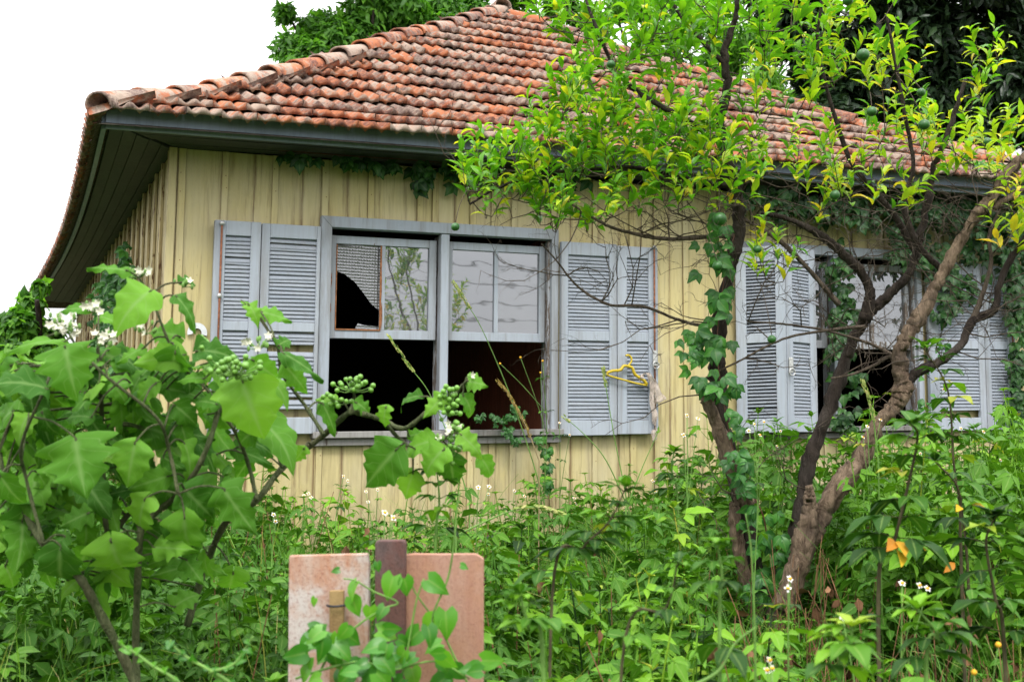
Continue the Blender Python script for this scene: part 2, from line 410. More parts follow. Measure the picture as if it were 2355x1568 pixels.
L_ORGY = leafmat('yellowing_leaf', [(0, G(.20, .38, .02)), (.5, G(.36, .48, .025)), (.8, G(.50, .52, .03)), (1, G(.60, .40, .04))], 0.4, 0.4, 0.38, vamt=0.2)
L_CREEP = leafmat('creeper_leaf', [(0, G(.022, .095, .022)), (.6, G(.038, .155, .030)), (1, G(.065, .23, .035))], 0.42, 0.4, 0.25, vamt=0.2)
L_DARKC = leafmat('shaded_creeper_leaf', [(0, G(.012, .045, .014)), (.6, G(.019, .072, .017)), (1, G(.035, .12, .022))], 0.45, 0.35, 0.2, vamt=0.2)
L_BIND = leafmat('bindweed_leaf', [(0, G(.030, .145, .014)), (.6, G(.055, .22, .018)), (1, G(.12, .34, .03))], 0.35, 0.45, 0.35, vamt=0.3)
L_BGL = leafmat('background_leaf', [(0, G(.030, .10, .014)), (.5, G(.075, .22, .022)), (1, G(.17, .39, .04))], 0.5, 0.3, 0.45, vamt=0.1)
L_BGD = leafmat('dark_background_leaf', [(0, G(.010, .022, .012)), (.6, G(.016, .036, .018)), (1, G(.035, .075, .03))], 0.35, 0.3, 0.12, vamt=0.1)
L_YEL = leafmat('yellow_leaf', [(0, G(.50, .36, .03)), (.6, G(.62, .42, .03)), (1, G(.45, .16, .03))], 0.6, 0.2, 0.25, vamt=0.1)
WPETAL = plain('white_petal', (0.8, 0.8, 0.76), 0.6, 0.3, 0.05)
YCENT = plain('yellow_floret', (0.75, 0.40, 0.03), 0.7, 0.2, 0.3, 200)
CPETAL = plain('cream_petal', (0.62, 0.62, 0.48), 0.6, 0.3, 0.1)
BERRY = plain('green_berry', (0.14, 0.32, 0.04), 0.35, 0.5, 0.2, 30)
FRUIT = plain('unripe_orange', (0.022, 0.10, 0.016), 0.4, 0.5, 0.4, 60)

# ------------------------------------------------------------------ ground
def gz(x, y):
    t = np.clip((np.asarray(y, float)-1.5)/5.5, 0, 1); t = t*t*(3-2*t)
    return 0.32+0.5*t+0.03*np.sin(x*2.1+1)*np.cos(y*1.7)
def build_ground():
    xs = np.concatenate([[-400, -120, -40, -15], np.linspace(-6, 14, 61), [25, 60, 150, 400]])
    ys = np.concatenate([[-400, -100, -30, -8], np.linspace(-2, 18, 61), [30, 70, 200, 600]])
    X, Y = np.meshgrid(xs, ys); Z = gz(X, Y); V = np.stack([X, Y, Z], -1).reshape(-1, 3)
    n = len(xs); Fc = [(i*n+j, i*n+j+1, (i+1)*n+j+1, (i+1)*n+j) for i in range(len(ys)-1) for j in range(n-1)]
    t = NT('soil'); a = t.noise(3, t.pos(), 6); b = t.noise(30, t.pos(), 5)
    col = t.mix(t.ramp(a, [(0.4, 0.0), (0.6, 1.0)]), t.mix(b, (0.035, 0.024, 0.015), (0.09, 0.065, 0.04)), (0.03, 0.06, 0.015))
    m = t.fin(t.pbsdf(col, 0.95, 0.1, t.bump(b, 0.8, 0.03)))
    o = link('ground', make_mesh('ground', V, np.array(Fc)), None, m); o['kind'] = 'structure'
build_ground()

# ------------------------------------------------------------------ the house
house = empty('wooden_house', (1.03, 7.5, 0.8), 'abandoned yellow plank house with clay tile hip roof and two broken shuttered windows', 'house')
XE0, XE1, YE0, YE1 = 0.52, 8.87, 7.0, 15.3
PS = np.array([0, .2, .5, .8, 1.15, 1.55, 2, 2.5, 3.1, 3.8, 4.17, 5]); PZ = np.array([3.60, 3.70, 3.835, 4.01, 4.23, 4.475, 4.78, 5.14, 5.53, 6.02, 6.28, 6.85])-0.045
def prof(s): return np.interp(s, PS, PZ)
def xl(Y): return XE0+0.09*np.sin(PI*np.clip((Y-7)/7.6, 0, 1))
def rtilt(X, s): return 0.045*(X-0.52)*(1-0.8*np.clip(s/4.17, 0, 1))
def roofz(X, Y):
    s = np.minimum(np.minimum(Y-YE0, X-xl(Y)), np.minimum(XE1-X, YE1-Y))
    return prof(s)+rtilt(X, s)

def roof_underlay():
    n = 48; V = []; Fc = []
    for i in range(n+1):
        for j in range(n+1):
            X = XE0+0.03+(XE1-XE0-.06)*i/n; Y = YE0+0.03+(YE1-YE0-.06)*j/n
            Xn = max(X, float(xl(Y))+0.02)
            V.append((Xn, Y, float(roofz(Xn, Y))-0.035))
    for i in range(n):
        for j in range(n): a = i*(n+1)+j; Fc.append((a, a+n+1, a+n+2, a+1))
    return link('roof', make_mesh('roof', V, np.array(Fc), False), house, MORT)
roof = roof_underlay()

def tile_mesh(amp=0.024, w=0.2, L=0.39, th=0.016, name='roof_tile', ns=14):
    V = []; Fc = []
    xs = np.linspace(-w/2, w/2, ns+1)
    def h(x): 
        c = math.cos(4*PI*(x/w)); return amp*(c if c > 0 else c*0.75)
    for y in (0, L):
        for x in xs: V.append((x*0.985, y, h(x)))
    for x in xs: V.append((x*0.985, 0.003, -amp*.75-.012+.15*h(x)))
    for x in xs: V.append((x*0.985, 0.10, -amp*.75-.010+.15*h(x)))
    m = ns+1
    for i in range(ns):
        Fc.append((i, i+1, m+i+1, m+i)); Fc.append((2*m+i, 2*m+i+1, i+1, i)); Fc.append((2*m+i+1, 2*m+i, 3*m+i, 3*m+i+1))
    for i in (0, ns): Fc.append((i, m+i, 3*m+i, 2*m+i) if i else (2*m+i, 3*m+i, m+i, i))
    # little drip lugs under the troughs
    for cx in (-w/4, w/4):
        n = len(V)
        V += [(cx-.018, 0.006, -amp-.006), (cx+.018, 0.006, -amp-.006), (cx, 0.006, -amp-.026), (cx-.018, .03, -amp-.006), (cx+.018, .03, -amp-.006), (cx, .03, -amp-.026)]
        Fc += [(n, n+2, n+1), (n, n+3, n+5, n+2), (n+1, n+2, n+5, n+4)]
    me = make_mesh(name, V, Fc, True); me.materials.append(TILE)
    return me
tme = [tile_mesh(amp=a) for a in (0.018, 0.0195, 0.017)]
GAUGE = 0.325
SP = [0.0]; 
while True:
    s = SP[-1]; sl = (prof(s+.1)-prof(s))/.1; ns_ = s+GAUGE/math.sqrt(1+sl*sl)
    if ns_ > 4.05: break
    SP.append(ns_)
cands = []
for i, s in enumerate(SP):
    x0 = XE0+s+0.08; x1 = XE1-s-0.06; x = math.ceil((x0-.52)/.2)*.2+.52+random.uniform(-.012, .012)
    while x < x1:
        cands.append((x, s, i)); x += 0.2
# the 300 that show largest are parts; the far right eave ones join
cands.sort(key=lambda c: c[0]*0.75+c[1])
rp = Vector(world_loc(roof))
def tile_matrix(X, s):
    z0 = prof(s)+rtilt(X, s)+0.076; z1 = prof(s+.33)+rtilt(X, s+.33)+0.012
    sl = math.atan2(z1-z0, .33); tx = (rtilt(X+.1, s)-rtilt(X-.1, s))/.2
    return Matrix.Translation((X, YE0+s-0.04+random.uniform(-.008, .008), z0+random.uniform(-.004, .005))) @ Matrix.Rotation(sl, 4, 'X') @ Matrix.Rotation(-math.atan(tx), 4, 'Y') @ Matrix.Rotation(random.uniform(-.02, .02), 4, 'Z')
stuffV, stuffF = [], []; nn = 0
def tri_of(me):
    V = np.array([v.co for v in me.vertices]); Fq = []
    for p in me.polygons:
        vs = list(p.vertices)
        for k in range(1, len(vs)-1): Fq.append((vs[0], vs[k], vs[k+1]))
    return V, np.array(Fq)
tV, tF = tri_of(tme[0])
def add_stuff_tile(Mx):
    global nn
    R = np.array(Mx.to_3x3()); T = np.array(Mx.translation)
    stuffV.append(tV@R.T+T); stuffF.append(tF+nn); nn += len(tV)
for k, (X, s, i) in enumerate(cands):
    Mx = tile_matrix(X, s)
    if k < 296:
        o = bpy.data.objects.new('roof_tile', tme[k % 3]); COL.objects.link(o); o.parent = roof
        o.matrix_local = Matrix.Translation(-rp) @ Mx
    else: add_stuff_tile(Mx)
# the left slope, seen along its edge
for s in SP[:7]:
    y = YE0+s+0.1
    while y < 14.9:
        X = float(xl(y))+s-0.03
        z0 = prof(s)+0.034; z1 = prof(s+.33)+0.012; sl = math.atan2(z1-z0, .33)
        add_stuff_tile(Matrix.Translation((X, y, z0+random.uniform(-.004, .006))) @ Matrix.Rotation(-PI/2, 4, 'Z') @ Matrix.Rotation(sl, 4, 'X'))
        y += 0.2
o = link('roof_tiles', make_mesh('roof_tiles', np.concatenate(stuffV), np.concatenate(stuffF), True), roof, TILE); o['kind'] = 'stuff'

def ridge_mesh():
    V = []; Fc = []; k = 9; L = 0.44
    for y, r in ((0, .094), (.03, .092), (.2, .085), (L, .073)):
        for j in range(k+1):
            a = -0.15+(PI+.3)*j/k; V.append((r*math.cos(a), y, r*0.80*math.sin(a)))
    for j in range(k+1):
        a = -0.15+(PI+.3)*j/k; V.append((.079*math.cos(a), 0, .079*0.78*math.sin(a)))
    for j in range(k+1):
        a = -0.15+(PI+.3)*j/k; V.append((.075*math.cos(a), .14, .075*0.78*math.sin(a)))
    m = k+1
    for r_ in range(3):
        for j in range(k): Fc.append((r_*m+j, r_*m+m+j, r_*m+m+j+1, r_*m+j+1))
    for j in range(k):
        Fc.append((j, j+1, 4*m+j+1, 4*m+j)); Fc.append((4*m+j, 4*m+j+1, 5*m+j+1, 5*m+j))
    me = make_mesh('ridge_tile', V, Fc, True); me.materials.append(TILE); return me
rme = ridge_mesh()
mo = Acc()
for side in (0, 1):
    s = 0.03; smax = 4.17; j = 0; pts = []
    while s < smax-0.12:
        def P(s_):
            X = XE0+s_ if side == 0 else XE1-s_
            return Vector((X, YE0+s_, float(prof(max(s_, 0))+rtilt(X, s_))+0.045))
        a, b = P(s), P(s+.24)
        d = (b-a).normalized()
        d = Vector((d.x, d.y, d.z)); up = Vector((0, 0, 1)); xx = d.cross(up).normalized(); zz = xx.cross(d)
        pitch = -0.055
        R = Matrix((xx, d, zz)).transposed().to_4x4()
        o = bpy.data.objects.new('ridge_tile', rme); COL.objects.link(o); o.parent = roof
        lift = 0.02 if j else 0.03
        o.matrix_local = Matrix.Translation(-rp) @ Matrix.Translation(a+Vector((0, 0, lift+random.uniform(-.006, .008)))) @ R @ Matrix.Rotation(pitch+random.uniform(-.02, .02)+(.04 if j == 0 else 0), 4, 'X') @ Matrix.Rotation(random.uniform(-.05, .05), 4, 'Y') @ Matrix.Rotation(random.uniform(-.04, .04), 4, 'Z')
        pts.append(np.array(a)+(0, 0, -.02)); L = 0.36+random.uniform(-.015, .015); s += L*(0.24/(b-a).length); j += 1
    pts.append(np.array(P(smax)))
    pts = [np.array(p)+RNG.normal(0, .008, 3) for p in pts]
    pts[0] = pts[0]*.35+pts[1]*.65
    tube(mo, smooth_path([p-(0, 0, .025) for p in pts], 4), 0.058, 0.068, 8)
    
o = mo.obj('mortar_bedding', MORT, roof, False)
# back hips and cap tile
o = bpy.data.objects.new('ridge_tile', rme); COL.objects.link(o); o.parent = roof
o.matrix_local = Matrix.Translation(-rp) @ Matrix.Translation((4.70, YE0+4.1, 6.36)) @ Matrix.Rotation(0.05, 4, 'X')

# eaves: fascia and soffit boards
def ez(X): return 3.535+0.042*(X-0.60)
def strip(name, A, B, mat, th=0.02, parent=house):
    """A,B: lists of corresponding points along two edges -> thin solid board"""
    A = np.array(A); B = np.array(B); n = len(A)
    nrm = np.cross(A[1]-A[0], B[0]-A[0]); nrm /= np.linalg.norm(nrm)
    V = np.concatenate([A, B, A+nrm*th, B+nrm*th]); Fc = []
    for i in range(n-1):
        Fc += [(i, i+1, n+i+1, n+i), (2*n+i, 3*n+i, 3*n+i+1, 2*n+i+1), (i, 2*n+i, 2*n+i+1, i+1), (n+i, n+i+1, 3*n+i+1, 3*n+i)]
    Fc += [(0, n, 3*n, 2*n), (n-1, 3*n-1, 4*n-1, 2*n-1)]
    me = make_mesh(name, V, Fc, False); return link(name, me, parent, mat)
xsf = np.linspace(0.60, 8.45, 20)
strip('fascia', [(x, 7.08, ez(x)-0.005) for x in xsf], [(x, 7.08, ez(x)+0.115) for x in xsf], FASC, -0.025)
ysf = np.linspace(7.105, 14.9, 20)
def xe(y): return float(xl(y))+0.08
strip('fascia', [(xe(y), y, 3.53) for y in ysf], [(xe(y), y, 3.65) for y in ysf], FASC, -0.025)
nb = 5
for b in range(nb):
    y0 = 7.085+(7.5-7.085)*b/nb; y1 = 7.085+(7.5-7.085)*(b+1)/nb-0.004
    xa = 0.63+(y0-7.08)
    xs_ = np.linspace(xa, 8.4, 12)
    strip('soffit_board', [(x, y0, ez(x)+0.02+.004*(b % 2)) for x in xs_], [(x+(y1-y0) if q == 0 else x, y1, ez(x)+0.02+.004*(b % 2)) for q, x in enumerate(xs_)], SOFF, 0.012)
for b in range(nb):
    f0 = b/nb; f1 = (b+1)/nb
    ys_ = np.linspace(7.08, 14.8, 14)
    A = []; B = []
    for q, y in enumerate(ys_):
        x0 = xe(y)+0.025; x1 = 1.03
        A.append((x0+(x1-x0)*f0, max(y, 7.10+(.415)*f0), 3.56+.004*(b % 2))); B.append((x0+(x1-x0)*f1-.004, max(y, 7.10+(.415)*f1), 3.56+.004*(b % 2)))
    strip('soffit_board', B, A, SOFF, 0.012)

# front wall: planks and battens round the window openings
WIN = [(1.94, 3.585), (5.055, 6.73)]; WZ0, WZ1 = 1.80, 3.235; WT = 3.60; WB = 0.55; XW1 = 8.42
bat = [1.083, 1.341, 1.649, 1.967, 2.267, 2.60, 2.705, 2.97, 3.12, 3.267, 3.56, 3.875, 4.171, 4.36, 4.60, 4.90, 5.18, 5.50, 5.80, 6.1, 6.4, 6.7, 7.0, 7.3, 7.6, 7.9, 8.2]
def spans(x0, x1):
    """z ranges of wall between x0,x1 clear of windows"""
    out = []
    for a, b in WIN:
        if x1 > a+.001 and x0 < b-.001: return [(WB, WZ0), (WZ1, WT)]
    return [(WB, WT)]
edges = sorted(set([1.03]+[b for b in bat]+[bat[i]+(bat[i+1]-bat[i])*random.uniform(.35, .65) for i in range(len(bat)-1) if bat[i+1]-bat[i] > .22 and i not in (0, 4, 7, 9, 12, 14)]+[XW1]+[w for W in WIN for w in W]))
edges = [e for i, e in enumerate(edges) if i == 0 or e-edges[i-1] > .012]
for a, b in zip(edges[:-1], edges[1:]):
    for z0, z1 in spans(a, b):
        BX().box(a+.0006, b-.0006, 7.5+random.uniform(0, .0012), 7.528, z0, z1).obj('wall_board', YEL, house)
for x in bat:
    for z0, z1 in spans(x-.024, x+.024):
        w = .022+random.uniform(-.002, .003)
        BX().box(x-w, x+w, 7.487, 7.4995, z0, z1-(.002 if z1 < WT else 0), .0015).obj('batten', YEL, house, .003)
BX().box(1.00, 1.052, 7.476, 7.4985, WB, WT).box(1.005, 1.0285, 7.5, 7.56, WB, WT).obj('corner_post', YEL, house, .004)
nh = Acc(); nV, nF = icos(.0035, 0)
for x in bat:
    for z in (1.70, 1.30, 2.4, 2.9, 3.35, 3.48):
        if any(a_-.05 < x < b_+.05 and WZ0-.06 < z < WZ1+.06 for a_, b_ in WIN): continue
        nh.add(nV*(1, .5, 1)+(x+random.uniform(-.01, .01), 7.4865, tz(x, z+random.uniform(-.05, .05))), nF)
nh.obj('nail_heads', RUST, house)['kind'] = 'stuff'
# left wall (x = 1.03): boards and close-set battens
y = 7.57; k = 0
while y < 14.6:
    BX(False).box(1.031, 1.06, y, y+.296, 0.5, 3.565).obj('wall_board', YELS, house)
    BX(False).box(1.010, 1.030, y-.024, y+.024, 0.5, 3.56, .002).obj('batten', YELS, house, .003)
    y += 0.30
# interior, closed and dark
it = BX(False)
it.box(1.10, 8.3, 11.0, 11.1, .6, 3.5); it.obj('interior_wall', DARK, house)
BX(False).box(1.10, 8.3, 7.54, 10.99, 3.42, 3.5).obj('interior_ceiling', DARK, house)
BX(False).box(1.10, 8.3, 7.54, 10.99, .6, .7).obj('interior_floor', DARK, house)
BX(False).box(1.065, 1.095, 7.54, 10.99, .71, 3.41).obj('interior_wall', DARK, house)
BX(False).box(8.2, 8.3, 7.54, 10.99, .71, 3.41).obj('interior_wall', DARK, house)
BX(False).box(8.40, 8.44, 7.54, 14.8, .5, 3.8).box(1.06, 8.4, 14.7, 14.8, .5, 3.6).obj('back_wall', YELS, house)
y = 7.62
while y < 10.6:
    BX(False).box(3.86, 3.885, y, y+.088, .72, 3.40).obj('partition_board', REDP, house); y += .092

def louvre(x0, x1, z0, z1, yc, parent, n, skip=(), ang=0.6, mat=SLAT, depth=.031, tr=None):
    """tilted slats between z0 and z1 at plane yc"""
    for i in range(n):
        if i in skip: continue
        z = z0+(z1-z0)*(i+.5)/n; dz = depth/2*math.sin(ang)*1.0; dy = depth/2*math.cos(ang)
        h = .0035; sag = random.uniform(-.002, .002); zz = z+(random.uniform(-.012, .006) if random.random() < .06 else 0)
        # slopes down and outwards
        P = [(yc-dy, zz-dz), (yc-dy, zz-dz+h*2), (yc+dy, zz+dz+h), (yc+dy, zz+dz-h)]
        V = []
        for x, q in ((x0, -sag), (x1, sag)):
            for (yy, z_) in P:
                p = (x, yy, z_+q)
                V.append(p)
        if tr: V = [tr(*p) for p in V]
        else: V = [(a, b, tz(a, c)) for a, b, c in V]
        Fc = [(0, 1, 2, 3), (7, 6, 5, 4), (0, 4, 5, 1), (1, 5, 6, 2), (2, 6, 7, 3), (3, 7, 4, 0)]
        link('slat', make_mesh('slat', V, Fc, False), parent, mat)

def leaf_shutter(x0, x1, la, lb, z0, z1, bands, skip=(), mat=BLU, tr=None, yc=7.445, th=.034, ang=1.08, ns=(21, 21)):
    """one leaf: stiles, rails, slats. la..lb louvre x-range, bands [(zlo,zhi)]"""
    y0, y1 = yc-th/2, yc+th/2
    b = BX(False)
    b.box(x0, la, y0, y1, z0, z1); b.box(lb, x1, y0, y1, z0, z1)
    ys = [z0]+[q for bd in bands for q in bd]+[z1]
    for i in range(0, len(ys), 2): b.box(la, lb, y0+.002, y1-.002, ys[i], ys[i+1])
    b.V = [tr(*p) for p in b.V] if tr else [(p[0], p[1], tz(p[0], p[2])) for p in b.V]
    o = b.obj('shutter', mat, house, .003)
    for q, (lo, hi) in enumerate(bands):
        louvre(la-.003, lb+.003, lo+.004, hi-.004, yc, o, ns[q], skip[q] if skip else (), ang, tr=tr)
    return o
BD = [(1.973, 2.495), (2.552, 3.072)]
s1 = leaf_shutter(1.278, 1.558, 1.345, 1.497, 1.875, 3.162, BD)
s2 = leaf_shutter(1.563, 1.930, 1.615, 1.906, 1.872, 3.158, BD, skip=((0, 1, 4, 11, 16, 17), ()))
BD2 = [(1.94, 2.478), (2.545, 3.062)]
s3 = leaf_shutter(3.590, 4.012, 3.642, 3.955, 1.84, 3.150, BD2)
s4 = leaf_shutter(4.018, 4.335, 4.092, 4.262, 1.845, 3.142, BD2)
s5 = leaf_shutter(6.74, 7.30, 6.835, 7.240, 1.84, 3.16, BD2, skip=((0, 1), ()), ns=(20, 21))
s6 = leaf_shutter(7.305, 7.62, 7.36, 7.54, 1.84, 3.15, BD2)
def hinge_tr(px, py, a):
    ca, sa = math.cos(a), math.sin(a)
    def f(x, y, z):
        dx, dy = x-px, y-7.445; X = px+dx*ca-dy*sa; Y = py+dx*sa+dy*ca
        return (X, Y, tz(X, z))
    return f
s7 = leaf_shutter(4.985, 5.335, 5.06, 5.265, 1.84, 3.17, BD2, tr=hinge_tr(4.985, 7.44, -0.72), ang=0.62, mat=BLU)
s8 = leaf_shutter(5.245, 5.625, 5.32, 5.545, 1.84, 3.17, BD2, tr=hinge_tr(5.245, 7.215, 0.36))
for s_, xk in ((s1, 1.318), (s4, 4.300), (s6, 7.582)):
    a = Acc(); tube(a, [(xk, 7.415, tz(xk, 1.83)), (xk, 7.415, tz(xk, 3.14))], .0065, k=7)
    r_ = a.obj('bolt_rod', RUST, s_)
    for zz in (3.14, 2.70, 2.10):
        b = Acc(); V, Fc = icos(.016, 1); b.add(V*(1, .7, 1)+(xk, 7.412, tz(xk, zz)), Fc); b.obj('rod_bracket', METAL, s_)
# bolt handle with ring, on the right shutter of the first window and on the folded leaf
def latch(px, py, pz, par):
    b = BX(False); b.box(px-.018, px+.018, py-.008, py, pz-.055, pz+.055); b.obj('latch_plate', METAL, par, .004)
    a = Acc(); tt = np.linspace(0, 2*PI, 17); tube(a, np.stack([px+.024*np.cos(tt), np.full(17, py-.014), pz-.05+.024*np.sin(tt)], 1), .0045, k=6)
    a.obj('latch_ring', METAL, par)
latch(4.300, 7.413, tz(4.3, 2.365), s4)
latch(5.275, 7.195, 2.42, s8)
latch(1.345, 7.42, 2.30, s1)

# window frames, sashes, panes, sills
def window(dx, brok):
    x0, x1 = 1.94+dx, 3.585+dx; ml, mr_ = 2.742+dx, 2.800+dx
    b = BX(); b.prism([(x0, 3.235), (x0+.07, 3.165), (x1-.05, 3.165), (x1, 3.235)], 7.462, 7.53)
    b.prism([(x0, 1.886), (x0+.07, 1.886), (x0+.07, 3.1645), (x0, 3.2345)], 7.463, 7.53)
    b.prism([(x1-.05, 1.886), (x1, 1.886), (x1, 3.2345), (x1-.05, 3.1645)], 7.463, 7.53)
    w = b.obj('window', BLU, house, .002)
    BX().box(ml, mr_, 7.472, 7.53, 1.888, 3.164).obj('mullion', BLU, w, .003)
    # inner jamb linings, worn
    for (ja, jb, jy0, jy1) in ((x0+.055, x0+.0695, 7.531, 7.63), (x1-.049, x1-.034, 7.531, 7.63), (x1-.068, x1-.050, 7.49, 7.53), (ml+.006, mr_-.006, 7.531, 7.62)):
        BX().box(ja, jb, jy0, jy1, 1.89, 3.16).obj('jamb_lining', BLUD, w, .002)
    s = BX(); s.box(x0-.03, x1+.03, 7.425, 7.62, 1.842, 1.884, .003); s.obj('window_sill', SILLM, w, .004)
    s = BX(); s.box(x0-.02, x1+.02, 7.455, 7.499, 1.798, 1.838, .002); s.obj('sill_apron', SILLM, w, .003)
    for q, (a, c) in enumerate(((x0+.07, ml-.008), (mr_+.004, x1-.068))):
        sb = BX(); y0, y1 = 7.535, 7.572
        st = .050 if q == 0 else .042
        sb.box(a, a+st, y0, y1, 2.472, 3.128); sb.box(c-st, c, y0, y1, 2.472, 3.128)
        sb.box(a+st, c-st, y0+.002, y1-.002, 3.076, 3.1275); sb.box(a+st, c-st, y0+.002, y1-.002, 2.4725, 2.531)
        mid = (a+c)/2; sb.box(mid-.014, mid+.014, y0+.003, y1-.003, 2.5315, 3.0755)
        sh = sb.obj('sash', BLU if dx == 0 else BLUD, w, .002)
        for e, (pa, pb) in enumerate(((a+st, mid-.014), (mid+.014, c-st))):
            yg = 7.553
            if brok and q == 0 and e == 0:
                # broken pane: the upper right keeps its figured glass
                cv = [(pa, 2.905), (pa+.06, 2.885), (pa+.13, 2.835), (pa+.19, 2.765), (pa+.24, 2.70), (pb, 2.655)]
                BX().prism(cv+[(pb, 3.0755), (pa, 3.0755)], yg, yg+.004).obj('pane', GL_PAT, sh)
                BX().prism([(pa+.135, 2.532), (pb, 2.532), (pb, 2.556), (pb-.03, 2.556), (pa+.20, 2.560), (pa+.155, 2.573)], yg, yg+.004).obj('pane', GL_PAT, sh)
                # bare wood bead round the broken pane
                bd = BX(); bd.box(pa, pa+.006, 7.530, 7.5345, 2.535, 3.07); bd.box(pb-.008, pb+.002, 7.530, 7.5375, 2.53, 3.075); bd.box(pa, pb, 7.530, 7.5365, 2.524, 2.533)
                bd.obj('glazing_bead', plain('bare_wood', (0.30, 0.13, 0.06), .8, .2, .4, 40), sh)
            else:
                m = (GL_MED, GL_MED, GL_SM, GL_MED)[q*2+e]
                BX().box(pa, pb, yg, yg+.004, 2.5315, 3.0755).obj('pane', m, sh)
    # scars where the paint has come off the left stile
    return w
w1 = window(0, True)
w2 = window(3.13, False)
sc_ = BX()
for (x, z, w_, h_) in ((2.030, 2.84, .006, .05), (2.026, 2.66, .008, .045), (2.36, 2.80, .004, .12), (2.365, 2.62, .005, .09), (2.015, 2.50, .01, .02)):
    sc_.prism([(x-w_, z-h_*.3), (x, z-h_), (x+w_, z-h_*.2), (x+w_*.8, z+h_*.6), (x, z+h_), (x-w_*.7, z+h_*.5)], 7.5335, 7.5349)
sc_.obj('bare_wood_patch', plain('exposed_wood', (0.27, 0.12, 0.065), .85, .1, .5, 50), w1)

# white horseshoe and small white plate nailed by the corner
def horseshoe():
    p = atY(453, 762, 7.49); pts = []; k = 14; V = []; Fc = []
    for i in range(k+1):
        a = -0.25+(PI+.5)*i/k
        for r in (.026, .058):
            for yy in (7.478, 7.486): V.append((p[0]+r*math.cos(a), yy, p[2]-.01+r*1.05*math.sin(a)))
    for i in range(k):
        n = i*4; Fc += [(n, n+4, n+6, n+2), (n+1, n+3, n+7, n+5), (n, n+1, n+5, n+4), (n+2, n+6, n+7, n+3)]
    Fc += [(0, 2, 3, 1), (k*4, k*4+1, k*4+3, k*4+2)]
    o = link('horseshoe', make_mesh('horseshoe', V, Fc, False), None, WHITEP)
    tag(o, 'white painted horseshoe nailed to the yellow wall beside the left shutter', 'horseshoe')
    q = atY(427, 858, 7.48)
    o = BX(False).box(q[0]-.018, q[0]+.018, 7.476, 7.482, q[2]-.03, q[2]+.03).obj('metal_plate', WHITEP, None, .002)
    tag(o, 'small white rectangular plate on the yellow wall below the horseshoe', 'plate')
horseshoe()

# yellow coat hanger and rag of plastic on the right-hand shutter of the first window
def hanger_and_rag():
    Y = 7.395
    def zz(x, y, Y_=Y): return atY((1850+x/4.613)*.72596, (1080+y/4.613)*.72596, Y_)
    HY = plain('yellow_plastic', (0.55, 0.40, 0.02), 0.4, 0.5, 0.1)
    h = empty('coat_hanger', zz(650, 350), 'yellow plastic coat hanger hooked beside the latch of the right shutter', 'coat hanger')
    a = Acc(); tube(a, smooth_path([zz(x, y) for x, y in ((610, 215), (650, 208), (688, 240), (692, 300), (660, 345), (640, 365))], 4), .0075, k=6); a.obj('hook', HY, h)
    a = Acc(); tube(a, smooth_path([zz(x, y) for x, y in ((340, 465), (420, 435), (530, 425), (580, 365), (650, 372), (705, 395), (740, 480), (800, 530), (880, 580), (920, 640))], 3), .011, k=6); a.obj('shoulder', HY, h)
    a = Acc(); tube(a, smooth_path([zz(x, y) for x, y in ((340, 465), (360, 505), (550, 560), (750, 615), (920, 650))], 3), .0075, k=6); a.obj('trouser_bar', HY, h)
    t = NT('thin_plastic'); n = t.noise(40, t.pos((1, 1, .4)), 4)
    d = t.new('ShaderNodeBsdfTransparent'); p = t.pbsdf(t.mix(n, (.55, .42, .34), (.75, .66, .58)), .3, .6, t.bump(n, .8, .02))
    m = t.new('ShaderNodeMixShader'); t.l.new(t.ramp(n, [(.3, .35), (.7, .85)]), m.inputs[0]); t.l.new(d.outputs[0], m.inputs[1]); t.l.new(p, m.inputs[2])
    pm = t.fin(m.outputs[0])
    def cloth(paths, name, par):
        V = []; n = 14
        L = [smooth_path(np.array([zz(*q) for q in pth]), 5) for pth in paths]
        mlen = min(len(l) for l in L); cols = len(L)
        for i in range(mlen):
            for j, l in enumerate(L): V.append(l[i]+np.array([0, -.012*math.sin(j*2.3+i*.7)-.006, 0]))
        Fc = [(i*cols+j, i*cols+j+1, (i+1)*cols+j+1, (i+1)*cols+j) for i in range(mlen-1) for j in range(cols-1)]
        o = link(name, make_mesh(name, V, np.array(Fc), True), par, pm)
        so = o.modifiers.new('thickness', 'SOLIDIFY'); so.thickness = .0015
        return o
    e = empty('torn_plastic_bag', zz(930, 480), 'translucent torn plastic bag hanging down from the rusty bolt of the right shutter', 'plastic bag')
    cloth([[(900, 470), (960, 750), (960, 980), (1000, 1180), (1030, 1255), (985, 1330), (980, 1470)], [(930, 465), (985, 740), (1010, 960), (1030, 1120), (1040, 1255), (1030, 1330), (1010, 1480)],
           [(960, 470), (1000, 720), (1050, 980), (1062, 1120), (1048, 1255), (1075, 1330), (1060, 1430)]], 'twisted_strand', e)
    cloth([[(900, 470), (960, 600), (1000, 740), (1050, 930)], [(950, 465), (1030, 580), (1080, 740), (1100, 900)], [(985, 490), (1060, 620), (1140, 760), (1190, 850)]], 'loose_flap', e)
    cloth([[(890, 470), (850, 480), (810, 520), (800, 560)], [(900, 480), (870, 520), (850, 560), (820, 610)]], 'knot_tail', e)
hanger_and_rag()

# overhead cables behind the camera, mirrored in the window panes
oc = empty('overhead_cables', (0, -9, 5), 'thin black overhead cables mirrored as wavy lines in the window panes', 'cables')
for k, z in enumerate((4.55, 4.95, 5.3, 5.75, 6.15, 6.6)):
    a = Acc(); xs = np.linspace(-25, 35, 25); pts = np.stack([xs, np.full(25, -9.0-k*.1), z+.0012*(xs-5)**2], 1); tube(a, pts, .012, k=5); a.obj('cable', plain('cable', (.01, .01, .01)) if k == 0 else bpy.data.materials['cable'], oc)
